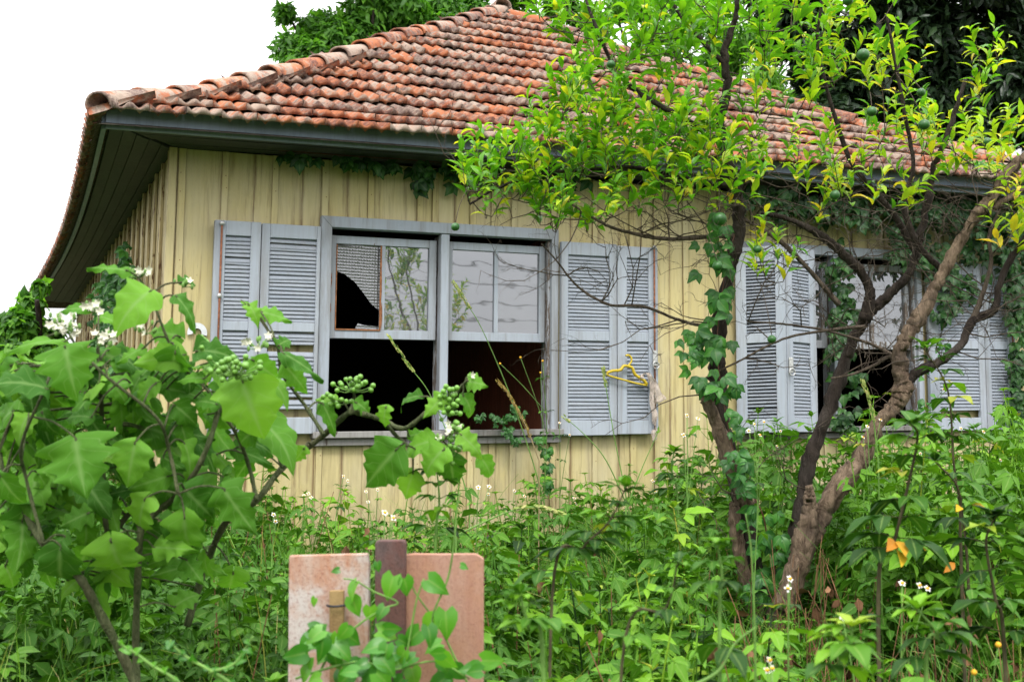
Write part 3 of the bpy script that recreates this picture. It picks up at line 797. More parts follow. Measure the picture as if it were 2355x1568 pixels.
#VEG
# ------------------------------------------------------------------ leaf shapes
OV = [(0, .03), (.15, .55), (.35, .95), (.55, .85), (.8, .4), (1, 0.0)]
LAN = [(0, .05), (.2, .7), (.45, 1.0), (.75, .6), (1, 0.0)]
T_OV = gen_leaf(OV, 1, 3, 5, .3, .6, .02, wfac=.30)
T_OVs = gen_leaf(OV, 1, 3, 4, .3, .5, .0, wfac=.30)
T_LAN = gen_leaf(LAN, 1, 3, 5, .35, .7, .01, wfac=.19)
T_ORG = [gen_leaf(LAN, 1, 3, 5, .45, b_, .02, wfac=.20, seed=i) for i, b_ in enumerate((.3, .8, 1.3))]
HEART = [(0, .55), (.12, .95), (.28, 1.0), (.5, .72), (.75, .34), (1, 0.0)]
T_HEART = [gen_leaf(HEART, 1, 5, 7, .22, .8, .03, .18, .42, seed=i) for i in range(3)]
LOBED = [(0, .06), (.05, .42), (.11, .74), (.16, 1.0), (.20, .86), (.25, .60), (.31, .58), (.37, .86), (.41, 1.0), (.46, .68), (.53, .48), (.58, .54), (.64, .68), (.70, .40), (.80, .26), (.9, .13), (1, 0.0)]
LOBED2 = [(0, .10), (.08, .60), (.15, .80), (.21, .98), (.27, .72), (.33, .70), (.40, .80), (.47, .86), (.52, .60), (.57, .52), (.63, .60), (.69, .44), (.82, .28), (.92, .13), (1, 0.0)]
def xf(T, Mx, P, rnd=0.0, s=1.0):
    V, Fc, R_, A = T; return (V*s)@np.asarray(Mx).T+np.asarray(P), Fc, R_+rnd, A
def unit(v): v = np.asarray(v, float); return v/(np.linalg.norm(v)+1e-9)
def frame1(d, n): return frames(np.asarray(d, float)[None], np.asarray(n, float)[None])[0]
def rot_z(a): c, s = math.cos(a), math.sin(a); return np.array([[c, -s, 0], [s, c, 0], [0, 0, 1.]])

# ------------------------------------------------------------------ weeds that fill the garden
def weed_template(h, seed, leafL=.085, tiers=9, bare=.3, lflt=True, top=True):
    r = random.Random(seed); A = Acc(); lean = np.array([r.uniform(-.12, .12), r.uniform(-.12, .12), 0])
    sp = [np.array([0, 0, h*t])+lean*h*t*t for t in (0, .35, .7, 1)]; sp = smooth_path(sp, 3)
    tube(A, sp, .0045, .002, 4, .9)
    tm = T_OVs
    for k in range(tiers):
        t = bare+(1-bare)*(k+.5*r.random())/tiers; p = np.array([0, 0, h*t])+lean*h*t*t
        for m in range(2):
            az = (k % 2)*PI/2+m*PI+r.uniform(-.5, .5)
            el = r.uniform(-.75, .3)+.35*t; L = leafL*(1.3-.6*max(0, t-.5)*2*.7)*r.uniform(.7, 1.3)
            d = np.array([math.cos(az)*math.cos(el), math.sin(az)*math.cos(el), math.sin(el)])
            pet = p+d*L*.55; tube(A, [p, pet], .0016, .0012, 3, .8)
            up = np.array([0, 0, 1.])+.75*np.array([r.uniform(-1, 1), r.uniform(-1, 1), 0])
            Fm = frame1(d-np.array([0, 0, .25]), up)
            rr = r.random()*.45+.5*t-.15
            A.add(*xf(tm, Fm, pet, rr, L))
            if lflt:
                for sg in (-1, 1):
                    d2 = Fm@np.array([sg*.85, .55, -.05]); A.add(*xf(T_OVs, frame1(d2, up), pet-d*L*.1, rr, L*.72))
    if top:
        p = sp[-1]
        for m in range(5):
            az = m*2*PI/5+r.random(); el = r.uniform(.3, .9); L = leafL*.55*r.uniform(.7, 1.1)
            d = np.array([math.cos(az)*math.cos(el), math.sin(az)*math.cos(el), math.sin(el)])
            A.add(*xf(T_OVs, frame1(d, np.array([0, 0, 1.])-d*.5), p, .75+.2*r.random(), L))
    return A.tpl()
WT_ = [weed_template(h, i, L, t, b, f) for i, (h, L, t, b, f) in enumerate([(.62, .070, 10, .25, True), (.85, .080, 11, .35, True), (.5, .058, 9, .2, True), (.72, .095, 9, .35, False), (.95, .085, 12, .45, True), (.42, .045, 9, .15, True), (.8, .050, 13, .3, True), (.55, .13, 6, .3, False)])]
def wedge(n, d0, d1, x0=-80, x1=2440, p=1.0):
    """n ground points between two distances inside the view"""
    D = (d0**2+(d1**2-d0**2)*RNG.random(n)**p)**.5; X = RNG.uniform(x0, x1, n)
    P = np.array([CAM+ray(x, 784)*d for x, d in zip(X, D)]); return X, D, P
def in_house(P): return (P[:, 0] > .95) & (P[:, 1] > 7.42)
weeds = Acc()
def sow(n, d0, d1, x0, x1, ztop, zvar, tplw, p=1.0, thin=None):
    X, D, P = wedge(n, d0, d1, x0, x1, p); ok = ~in_house(P)
    if thin is not None: ok &= thin(X, D)
    X, D, P = X[ok], D[ok], P[ok]
    P[:, 2] = gz(P[:, 0], P[:, 1])
    kinds = RNG.choice(len(WT_), len(P), p=tplw)
    hs = np.array([T[0][:, 2].max() for T in WT_])
    clump = .13*np.sin(P[:, 0]*3.1+1.3*np.sin(P[:, 1]*2.3))*np.cos(P[:, 1]*2.9+P[:, 0])+.09*np.sin(P[:, 0]*7.7+P[:, 1]*5.1)
    keep = RNG.random(len(P)) < .80+2.2*clump
    X, D, P, kinds, clump = X[keep], D[keep], P[keep], kinds[keep], clump[keep]
    clump = np.where(D < 3.1, clump*.35, clump)
    want = clump+np.array([ztop(x, d) for x, d in zip(X, D)])+RNG.uniform(-zvar, zvar*.6, len(P))-P[:, 2]
    s = np.clip(want/hs[kinds], .45, 1.75)
    az = RNG.uniform(0, 2*PI, len(P)); c, sn = np.cos(az), np.sin(az); Z = np.zeros_like(c)
    w = np.clip(s, .8, 1.15)
    Mx = np.stack([np.stack([c*w, -sn*w, Z], 1), np.stack([sn*w, c*w, Z], 1), np.stack([Z, Z, s], 1)], 1)
    for k in range(len(WT_)):
        m = kinds == k; weeds.many(WT_[k], Mx[m], P[m], np.clip(RNG.uniform(-.08, .3, m.sum())+1.1*clump[m]-.14*(X[m] < 620), 0, .6))  # left-hand plants tinted darker: the shrub's shade is put into leaf colour
def zt(x, d):
    """height of the weed canopy: low in front of the first window, high to the right and left"""
    if 1620 < x < 1990 and d < 5.4: return .98
    near_wall = np.interp(x, [0, 380, 620, 760, 1100, 1450, 1600, 1750, 2355], [1.95, 1.82, 1.46, 1.32, 1.30, 1.40, 1.70, 1.86, 1.96])
    near = np.interp(x, [0, 500, 650, 1120, 1500, 1700, 2355], [.92, .96, 1.02, 1.06, 1.06, 1.05, 1.08])
    mid = np.interp(x, [0, 600, 1200, 1600, 1800, 2355], [1.38, 1.22, 1.22, 1.26, 1.3, 1.5])
    return float(np.interp(d, [2.9, 4.2, 7.2], [near, mid, near_wall]))
PW = [.2, .17, .14, .07, .12, .13, .15, .02]
dark_gap = lambda X, D: ~((X > 1860) & (D < 4.6) & (RNG.random(len(X)) < .95)) & ~((X < 640) & (D < 3.9) & (RNG.random(len(X)) < .8))
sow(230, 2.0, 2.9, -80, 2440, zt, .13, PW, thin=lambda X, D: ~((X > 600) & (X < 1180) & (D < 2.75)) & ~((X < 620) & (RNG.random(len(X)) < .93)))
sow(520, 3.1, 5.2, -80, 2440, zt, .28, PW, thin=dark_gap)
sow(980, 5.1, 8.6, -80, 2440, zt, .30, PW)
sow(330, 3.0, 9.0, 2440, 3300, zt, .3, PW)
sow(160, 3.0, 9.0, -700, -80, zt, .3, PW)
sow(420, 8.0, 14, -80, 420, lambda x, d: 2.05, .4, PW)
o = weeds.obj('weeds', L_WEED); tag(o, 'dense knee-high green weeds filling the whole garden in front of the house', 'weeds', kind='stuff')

# grass tufts between the weeds
def blade_tpl(L, seed):
    r = random.Random(seed); A = Acc()
    for k in range(13):
        az = r.uniform(0, 2*PI); l = L*r.uniform(.5, 1.1); b_ = r.uniform(.4, 1.3); pts = []; 
        w = r.uniform(.002, .0042); y = z = 0; V = []; 
        for i in range(6):
            t = i/5; a = PI/2-.15-b_*t; 
            if i: y += math.cos(a)*l/5; z += math.sin(a)*l/5
            ww = w*(1-t*.95); V += [(-ww, y, z), (ww, y, z+.001)]
        V = np.array(V)@rot_z(az).T; Fc = []
        for i in range(5): a = 2*i; Fc += [(a, a+1, a+3), (a, a+3, a+2)]
        A.add(V, Fc, r.random(), 1.0)
    return A.tpl()
grass = Acc()
for sd_, (n, d0, d1, x0, x1, L) in enumerate([(150, 2.2, 4.5, -50, 2400, .5), (260, 4.2, 7.3, 1000, 2400, .55), (120, 4.5, 7.2, -50, 1000, .5), (90, 5.2, 6.6, 1380, 1560, .6)]):
    X, D, P = wedge(n, d0, d1, x0, x1); ok = ~in_house(P); P = P[ok]; P[:, 2] = gz(P[:, 0], P[:, 1])+RNG.uniform(0, .25, len(P))
    az = RNG.uniform(0, 2*PI, len(P)); c, sn = np.cos(az), np.sin(az); Z = np.zeros_like(c); s = RNG.uniform(.8, 1.4, len(P))
    Mx = np.stack([np.stack([c, -sn, Z], 1), np.stack([sn, c, Z], 1), np.stack([Z, Z, s], 1)], 1)
    grass.many(blade_tpl(L, sd_), Mx, P, RNG.uniform(0, .7, len(P)))
tag(grass.obj('grass', L_GRASS), 'long thin grass blades growing up between the weeds', 'grass', kind='stuff')

# dead brown stems and wilted leaves low in the shade at the right
dead = Acc()
X, D, P = wedge(330, 3.0, 6.0, 1750, 2400); P[:, 2] = gz(P[:, 0], P[:, 1])
X, D, P2 = wedge(150, 3.0, 6.8, 500, 1800); P2[:, 2] = gz(P2[:, 0], P2[:, 1]); P = np.vstack([P, P2])
for p in P:
    h = random.uniform(.35, .8); l = RNG.normal(0, .12, 3); l[2] = 0
    q = smooth_path([p, p+l*.4+(0, 0, h*.5), p+l+(0, 0, h)], 3); tube(dead, q, .004, .0015, 3)
    if random.random() < .35:
        for _ in range(3):
            b = q[random.randint(2, len(q)-1)]; d = unit(RNG.normal(0, 1, 3)-(0, 0, 1.5)); dead.add(*xf(T_OVs, frame1(d, RNG.normal(0, 1, 3)), b, 0, random.uniform(.04, .07)))
tag(dead.obj('dead_stems', plain('dead_stem', (0.16, 0.085, 0.045), .9, .1, .6, 12)), 'brown dead weed stems standing in the shade right of the tree', 'dead stems', kind='stuff')

# ------------------------------------------------------------------ flowering weeds, one by one
def petal_disc(A, c, n, L, k=5, tilt=.3):
    Fm = frame1(unit(np.cross(n, (0.3, 1, .2))), n)
    for j in range(k):
        a = 2*PI*j/k+random.uniform(-.15, .15); d = Fm@np.array([math.cos(a), math.sin(a), tilt])
        A.add(*xf(gen_leaf([(0, .25), (.3, .8), (.7, 1), (.95, .7), (1, .4)], 1, 3, 4, .15, .3, wfac=.34), frame1(d, n), c, 0, L))
def daisy(c, n, parent, L=.0095):
    a = Acc(); V, Fc = icos(.0048, 1); a.add(V*(1, 1, .8)+c, Fc); fl = a.obj('flower', YCENT, parent)
    b = Acc(); petal_disc(b, np.asarray(c)-unit(n)*.002, unit(n), L, random.choice((4, 5, 5))); b.obj('petals', WPETAL, fl)
def flower_weed(base, tops, label, leafL=.07, nodes=5, bare=.25, stem=.0035, petals=True, group=None, leafmat_=L_WEED, scale=1.0, lf=T_OV):
    t = empty('flowering_weed', base, label, 'weed', group)
    st = Acc(); lv = Acc(); fl = []
    base = np.asarray(base, float)
    main = smooth_path([base, base*.6+tops[0]*.4+RNG.normal(0, .015, 3), base*.25+tops[0]*.75+RNG.normal(0, .012, 3), tops[0]], 4)
    tube(st, main, stem, stem*.4, 5)
    for q in tops[1:]:
        k = int(len(main)*random.uniform(.5, .75)); tube(st, smooth_path([main[k], (main[k]+q)/2+(0, 0, .01), q], 3), stem*.5, stem*.3, 4)
    n = len(main)
    for k in range(nodes):
        t_ = bare+(.93-bare)*k/max(1, nodes-1); p = main[int(t_*(n-1))]
        for m in range(2):
            az = (k % 2)*PI/2+m*PI+random.uniform(-.5, .5); el = random.uniform(-.1, .6)
            L = leafL*(1.15-.55*t_)*random.uniform(.8, 1.15); d = np.array([math.cos(az)*math.cos(el), math.sin(az)*math.cos(el), math.sin(el)])
            q = p+d*L*.5; tube(st, [p, q], .0014, .001, 3); Fm = frame1(d-np.array([0, 0, .3]), (0, 0, 1.)); rr = random.random()*.8
            lv.add(*xf(lf, Fm, q, rr, L))
            for sg in (-1, 1): lv.add(*xf(lf, frame1(Fm@np.array([sg*.85, .55, -.05]), (0, 0, 1.)), q-d*L*.08, rr, L*.7))
    st.obj('stem', GSTEM, t); lv.obj('leaves', leafmat_, t)
    for q in tops:
        if petals: daisy(q, np.array([random.uniform(-.4, .4), -1, random.uniform(.2, 1.2)]), t, .0095*scale)
        else:
            a = Acc(); V, Fc = icos(.006*scale, 1); a.add(V+q, Fc); a.obj('flower_bud', YCENT, t)
    return t
def fw(D, bx, tops, label, **k):
    T = [at(x, y, D+random.uniform(-.04, .04)) for x, y in tops]; b = at(bx, 1200, D); b[2] = float(gz(b[0], b[1]))
    return flower_weed(b, T, label, **k)
fw(6.3, 1262, [(1248, 830), (1197, 822), (1150, 836), (1243, 857)], 'tall spindly weed with yellow flower heads before the dark right half of the first window', leafL=.06, nodes=6, bare=.35, petals=False)
fw(6.4, 1283, [(1287, 972), (1310, 1000)], 'slim weed with one white daisy flower below the hinge of the right shutter', leafL=.06, nodes=5, bare=.3)
fw(6.0, 1205, [(1183, 1128), (1206, 1140), (1215, 1168)], 'low flowering weed with orange-centred daisies beneath the window sill', leafL=.05)
fw(5.8, 770, [(790, 1095), (800, 1105)], 'small leafy weed with a white flower against the wall above the sign post', leafL=.055)
fw(4.6, 1560, [(1580, 955), (1605, 962), (1572, 1000)], 'thin weed with orange flower heads standing left of the ivy-clad trunk', leafL=.07, nodes=6)
fw(4.8, 1745, [(1735, 975), (1757, 970), (1722, 990), (1748, 1000)], 'weed with a cluster of white daisies in front of the folded shutter', leafL=.06)
fw(2.7, 2085, [(1938, 1418)], 'near weed with a single white daisy right of the tree foot', leafL=.075)
fw(2.4, 1790, [(1770, 1517), (1776, 1536), (1764, 1540)], 'bottom-edge weed carrying a tight pair of white daisies with orange centres', leafL=.08, nodes=4, scale=.85)
fw(2.9, 1850, [(1817, 1330), (1812, 1352)], 'slender green weed with drooping yellow and orange heads beside the split stump', leafL=.05, nodes=4)
fw(3.0, 2080, [(2075, 1340), (2115, 1345), (2133, 1352)], 'weed with small orange seed heads in the open shade right of the stump', leafL=.06)
fw(2.5, 2250, [(2240, 1545), (2296, 1482)], 'weed with orange buds at the bottom right corner of the garden', leafL=.075, petals=False)
fw(5.4, 2065, [(2060, 860), (2170, 895), (2190, 880)], 'airy weed with yellow heads in front of the right shutters of the second window', leafL=.06, petals=True, nodes=6)
fw(5.2, 2250, [(2230, 1000), (2210, 985), (2262, 992)], 'weed with white daisies below the far right shutter', leafL=.07)
fw(5.0, 2010, [(1995, 980), (2025, 965), (1985, 1005)], 'weed topped with orange flower heads just right of the leaning pale trunk', leafL=.07)
fw(4.5, 1120, [(1100, 1120), (1125, 1118)], 'weed with tiny orange heads under the berry branch', leafL=.06)
fw(3.1, 900, [(885, 1178), (905, 1190)], 'weed with a white-petalled flower peeping over the left board of the sign', leafL=.07)
for x_, y_, D_, w_ in [(720, 1135, 5.9, 'below the left shutter, nearest the berry branch'), (850, 1140, 6.0, 'in front of the boards left of the dark nightshade leaf'), (1120, 1150, 6.2, 'under the window sill, right of the berry branch'), (1340, 1140, 6.2, 'under the left leaf of the hangered shutter'), (1440, 1150, 6.0, 'under the latch of the hangered shutter'), (1510, 1110, 5.6, 'just right of the torn bag, near the wall'), (1690, 1030, 6.2, 'behind the ivy-clad trunk'), (1800, 1010, 6.3, 'at the foot of the folded shutter'), (1880, 1050, 6.2, 'between the dark and the pale trunk'), (2130, 1030, 6.2, 'right of the pale trunk, under the second window'), (2300, 1040, 6.0, 'at the far right edge below the last shutter'), (1980, 1120, 5.2, 'low beside the pale trunk'), (640, 1200, 4.8, 'left of the sign, near the grey nightshade stem')]:
    fw(D_, x_+random.uniform(-20, 20), [(x_+random.uniform(-22, 22), y_+random.uniform(-20, 20)) for _ in range(random.randint(1, 3))], 'small white daisy weed '+w_, leafL=.05, nodes=4)
fw(3.3, 890, [(868, 1300), (870, 1312)], 'weed with two small white daisies left of the sign', leafL=.06)

# tall leafy shoots that stand clear of the mass
def tall_weed(D, pts, label, leafL, nodes, bare=.2, name='tall_weed', stem=.006, smat=DSTEM, lf=T_OV, yl=0):
    P = [at(x, y, D) for x, y in pts]; b = P[0].copy(); g = float(gz(b[0], b[1])); 
    if b[2] > g: P = [np.array([b[0], b[1], g])]+P
    t = empty(name, P[0], label, 'weed'); path = smooth_path(P, 8)
    st = Acc(); tube(st, path, stem, stem*.35, 6); lv = Acc(); n = len(path)
    for k in range(nodes):
        t_ = bare+(.97-bare)*k/max(1, nodes-1); p = path[int(t_*(n-1))]
        for m in range(2):
            az = (k % 2)*PI/2+m*PI+random.uniform(-.5, .5); el = random.uniform(-.2, .35)+.5*t_*t_
            L = leafL*(1.2-.6*t_)*random.uniform(.8, 1.2); d = np.array([math.cos(az)*math.cos(el), math.sin(az)*math.cos(el), math.sin(el)])
            q = p+d*L*.4; tube(st, [p, q], .0018, .0012, 3); Fm = frame1(d-np.array([0, 0, .35]), (0, 0, 1.)); rr = random.random()*.9
            lv.add(*xf(lf, Fm, q, rr, L))
            for sg in (-1, 1): lv.add(*xf(lf, frame1(Fm@np.array([sg*.8, .6, -.08]), (0, 0, 1.)), q-d*L*.05, rr, L*.75))
    for m in range(6):
        az = m*2*PI/6+random.random(); el = random.uniform(.3, 1.0); d = np.array([math.cos(az)*math.cos(el), math.sin(az)*math.cos(el), math.sin(el)])
        lv.add(*xf(lf, frame1(d, np.array([0, 0, 1.])-d*.5), path[-1], .8, leafL*.6))
    st.obj('stem', smat, t); lv.obj('leaves', L_WEED, t)
    for k in range(yl):
        p = path[int(n*random.uniform(.15, .5))]; d = unit((random.uniform(-1, 1), random.uniform(-1, .2), random.uniform(-.9, .1)))
        a = Acc(); a.add(*xf(T_OV, frame1(d, (random.uniform(-.4, .4), -1, .8)), p+d*.03, random.random(), leafL*.55)); a.obj('yellow_leaf', L_YEL, t)
    return t
tall_weed(4.3, [(2225, 1300), (2195, 1080), (2180, 900), (2125, 800)], 'tall leafy weed rising in front of the far right shutters', .11, 12, .3)
tall_weed(3.1, [(2020, 1370), (2055, 1250), (2085, 1130), (2110, 1010), (2100, 975)], 'broad-leaved tall weed right of the pale trunk with yellowed lower leaves', .12, 9, .35, yl=4)
tall_weed(3.0, [(2310, 1500), (2290, 1380), (2268, 1250), (2285, 1195)], 'dark-stemmed tall weed near the right edge of the picture', .11, 8, .2)
tall_weed(3.6, [(2210, 1280), (2205, 1130), (2150, 1060)], 'thin weed with mottled yellow leaves behind the broad-leaved weed', .085, 7, .2, yl=4)
tall_weed(2.3, [(1430, 1530), (1530, 1400), (1560, 1290)], 'short reddish-stemmed weed leaning right near the bottom middle', .055, 6, .25, stem=.004)
tall_weed(2.7, [(1270, 1370), (1340, 1260), (1400, 1200), (1440, 1120)], 'weed leaning right with bright top leaves left of the ivy-clad trunk', .075, 9, .3, stem=.0045)
tall_weed(2.3, [(1655, 1480), (1660, 1330), (1650, 1250)], 'upright pale green stalk in the middle foreground weeds', .065, 6, .2, stem=.0045, smat=GSTEM)
tall_weed(2.2, [(1250, 1560), (1215, 1440), (1195, 1365)], 'bushy bright weed immediately right of the sign', .07, 8, .1, smat=GSTEM)
tall_weed(2.5, [(2130, 1560), (2160, 1470), (2110, 1400)], 'bright broad weed at the bottom right of the garden', .095, 7, .1, smat=GSTEM)
tall_weed(2.2, [(1930, 1600), (1950, 1500), (1960, 1440)], 'dense pale-topped weed at the bottom edge right of the tree foot', .085, 7, .1, smat=GSTEM)
tall_weed(3.4, [(1000, 1300), (1010, 1160), (1005, 1080)], 'leafy weed with pale tip just above the sign post', .085, 7, .2, smat=GSTEM)
tall_weed(5.3, [(1560, 1180), (1545, 1080), (1550, 1040)], 'leafy weed growing close to the wall left of the ivy-clad trunk', .10, 8, .2, smat=GSTEM)

# grass stalks with seed heads crossing the first window
def grass_stalk(D, pts, head, label, mat=GSTEM, hm=None, r=.0032, name='grass_stalk'):
    P = smooth_path([at(x, y, D) for x, y in pts], 6); g = P[0].copy(); g[2] = gz(g[0], g[1])
    if P[0][2] > g[2]: P = np.vstack([g, P])
    t = empty(name, P[0], label, 'grass'); a = Acc(); tube(a, P, r, r*.4, 5); a.obj('stem', mat, t)
    h = Acc(); n = len(P); k0 = int(n*(1-head)); cum = P[k0:]
    for i in range(len(cum)-1):
        for j in range(7):
            p = cum[i]+(cum[i+1]-cum[i])*j/7; d = unit(cum[i+1]-cum[i]); s = RNG.normal(0, 1, 3); s -= d*(s@d); s = unit(s)
            q = p+s*.0045+d*.006; h.add(*xf(T_OVs, frame1(unit(d*1.2+s*.5), s), q, random.random(), .017))
    if h.V: h.obj('seed_head', hm or L_GRASS, t)
    return t
L_SEED = leafmat('seed_husk', [(0, (.20, .30, .07)), (.6, (.32, .38, .14)), (1, (.45, .42, .22))], .6, .2, .2, vamt=0)
L_SEEDB = leafmat('dry_seed_husk', [(0, (.28, .20, .06)), (1, (.40, .30, .12))], .6, .2, .2, vamt=0)
grass_stalk(5.6, [(1260, 1190), (1225, 1060), (1170, 900), (1110, 760), (1075, 700), (1045, 652)], .26, 'tall green grass stalk with a seed head crossing the pane of the right sash', hm=L_SEED)
grass_stalk(5.6, [(1080, 1150), (1030, 1000), (985, 900), (940, 840), (895, 772)], .34, 'green grass stalk with seed head leaning over the dark left half of the first window', hm=L_SEED)
grass_stalk(5.6, [(1240, 1060), (1212, 985), (1175, 915), (1146, 878)], .75, 'short drooping brown seed head in the dark right half of the first window', DRY, L_SEEDB)
grass_stalk(5.2, [(1450, 1200), (1432, 1100), (1412, 1000), (1392, 880), (1388, 852)], .3, 'pale feathery grass stalk in front of the right-hand shutter', hm=L_SEED)
grass_stalk(5.2, [(1450, 1180), (1395, 1060), (1345, 1000), (1300, 960)], .15, 'thin grass stalk leaning left across the bottom of the right-hand shutter', hm=L_SEED)
grass_stalk(5.0, [(1440, 1170), (1475, 1080), (1515, 990)], .1, 'single grass blade leaning right past the torn bag')
grass_stalk(4.6, [(2020, 1060), (2005, 940), (1985, 880)], .6, 'short pale green grass head in front of the dark second window', hm=L_SEED)
grass_stalk(2.6, [(1738, 1560), (1735, 1420), (1728, 1270), (1715, 1180)], .02, 'long bare green grass stalk standing in front of the ivy-clad trunk')
grass_stalk(2.1, [(1560, 1590), (1650, 1545), (1690, 1480), (1740, 1440)], .02, 'thick pale green runner slanting up across the bottom middle', r=.0036, name='vine_runner')
grass_stalk(4.2, [(1050, 1230), (1160, 1180), (1230, 1165), (1290, 1180)], .6, 'pale grass head arching sideways over the weeds under the window', hm=L_SEED)

# ------------------------------------------------------------------ the nightshade shrub at the left
ns = empty('nightshade_shrub', (*at(300, 1560, 3.1)[:2], float(gz(*at(300, 1560, 3.1)[:2]))), 'big lobed-leaved nightshade shrub with white flowers and green berries at the left front', 'shrub')
stems_px = [([(330, 1700), (305, 1560), (225, 1400), (185, 1330), (160, 1310)], 3.1, .014, .010),
            ([(320, 1650), (312, 1500), (318, 1300), (325, 1215), (345, 1190), (410, 1135), (455, 1075), (490, 990), (510, 900), (520, 850)], 3.15, .010, .006),
            ([(325, 1215), (300, 1180), (250, 1230), (238, 1100), (235, 1000), (232, 900), (225, 800)], 3.2, .008, .005),
            ([(430, 1440), (470, 1310), (520, 1200), (590, 1150), (650, 1075), (745, 1000), (800, 950), (830, 950)], 3.45, .010, .008),
            ([(830, 950), (880, 965), (930, 985), (985, 945), (1030, 925), (1060, 890), (1075, 875)], 3.4, .008, .004),
            ([(590, 1150), (575, 1080), (550, 1010), (520, 960), (480, 900), (430, 850), (390, 790), (350, 690), (320, 640)], 3.2, .006, .003),
            ([(800, 950), (815, 920), (810, 890)], 3.42, .005, .003), ([(880, 965), (920, 1010), (965, 1040), (1010, 1020), (1040, 990)], 3.38, .006, .003),
            ([(-20, 1090), (30, 1130), (80, 1220), (100, 1250), (160, 1330)], 3.1, .009, .008), ([(410, 1135), (390, 1040), (360, 960), (250, 870), (180, 800), (155, 760)], 3.05, .005, .003),
            ([(100, 1250), (60, 1100), (50, 1020), (100, 900), (120, 850)], 3.0, .005, .003), ([(650, 1075), (620, 980), (590, 900), (560, 860)], 3.3, .006, .004), ([(745, 1000), (700, 930), (650, 860), (640, 800)], 3.3, .006, .004)]
nodes = []
for px, D, r0, r1 in stems_px:
    P = smooth_path([at(x, y, D+.05*math.sin(i*1.7)) for i, (x, y) in enumerate(px)], 6); nodes += list(P)
    rr = np.linspace(r0, r1, len(P))*(1+.12*np.sin(np.arange(len(P))*1.9)); a = Acc(); tube(a, P, rr, None, 8); a.obj('stem', NSTEM, ns)
NODES = np.array(nodes)
NL = []
for q in range(5):
    pf = [LOBED, LOBED2][q % 2]; tq = np.linspace(0, 1, 30); wq = np.interp(tq, [p[0] for p in pf], [p[1] for p in pf]); wq = .12+(wq-.12)*1.08; wq[0] = .05; wq[-1] = 0; wq[1:-1] = .12*wq[:-2]+.76*wq[1:-1]+.12*wq[2:]
    T = gen_leaf(list(zip(tq, wq)), 1, 7, None, .10+.07*q, .3+.38*q, .055, .10, .44, seed=q)
    V, Fc, R_, A = T; V = V.copy()
    sh_ = np.interp(tq+(.035, -.03, .05, -.045, .02)[q], tq, wq)/np.maximum(wq, .05); sh_[-1] = 1; sh_[0] = 1
    V[:, 0] = np.where(V[:, 0] < 0, V[:, 0]*np.clip(np.repeat(sh_, 7), .5, 1.6), V[:, 0])
    V[:, 2] += .024*np.sin(V[:, 1]*21+q)*A*np.sign(V[:, 0]+1e-9)-.07*A*A+.012*np.cos(2*PI*(5.5*np.repeat(tq, 7)-.75*A))*A
    # side veins: pale where a slanted line from the midrib runs
    vv = np.minimum(A*1.0, 1.0)
    NL.append((V, Fc, np.repeat(tq, 7), vv))
NLM = []
for T in NL:
    me = make_mesh('leaf', T[0], T[1], True, {'rnd': T[2]*0, 'lt': T[2], 'vein': T[3]})
    me.materials.append(L_NIGHT); NLM.append(me)
nsl = Vector(ns.location)
cam_dir = -c_f
def ns_leaf(b, t, D, dz=0.0, wid=1.0, up=.6, rollv=0.0, kind=None):
    B = at(b[0], b[1], D); Tp = at(t[0], t[1], D+dz); d = Tp-B; L = float(np.linalg.norm(d)); 
    n = unit(cam_dir*1.0+np.array([0, 0, up]))+c_r*rollv
    Fm = frame1(d, n); me = NLM[kind if kind is not None else random.randrange(5)]
    o = bpy.data.objects.new('leaf', me); COL.objects.link(o); o.parent = ns
    M4 = Matrix(((Fm[0, 0]*wid*L, Fm[0, 1]*L, Fm[0, 2]*L, B[0]-nsl.x), (Fm[1, 0]*wid*L, Fm[1, 1]*L, Fm[1, 2]*L, B[1]-nsl.y), (Fm[2, 0]*wid*L, Fm[2, 1]*L, Fm[2, 2]*L, B[2]-nsl.z), (0, 0, 0, 1)))
    o.matrix_local = M4
    k = np.argmin(np.linalg.norm(NODES-B, axis=1)+.1*np.abs(NODES[:, 2]-B[2])); nd = NODES[k]
    if np.linalg.norm(nd-B) < .35:
        m = (nd+B)/2+np.array([0, 0, .012]); tube(PET, smooth_path([nd, m, B, B+d*.06], 3), .0028, .0022, 5)
PET = Acc()
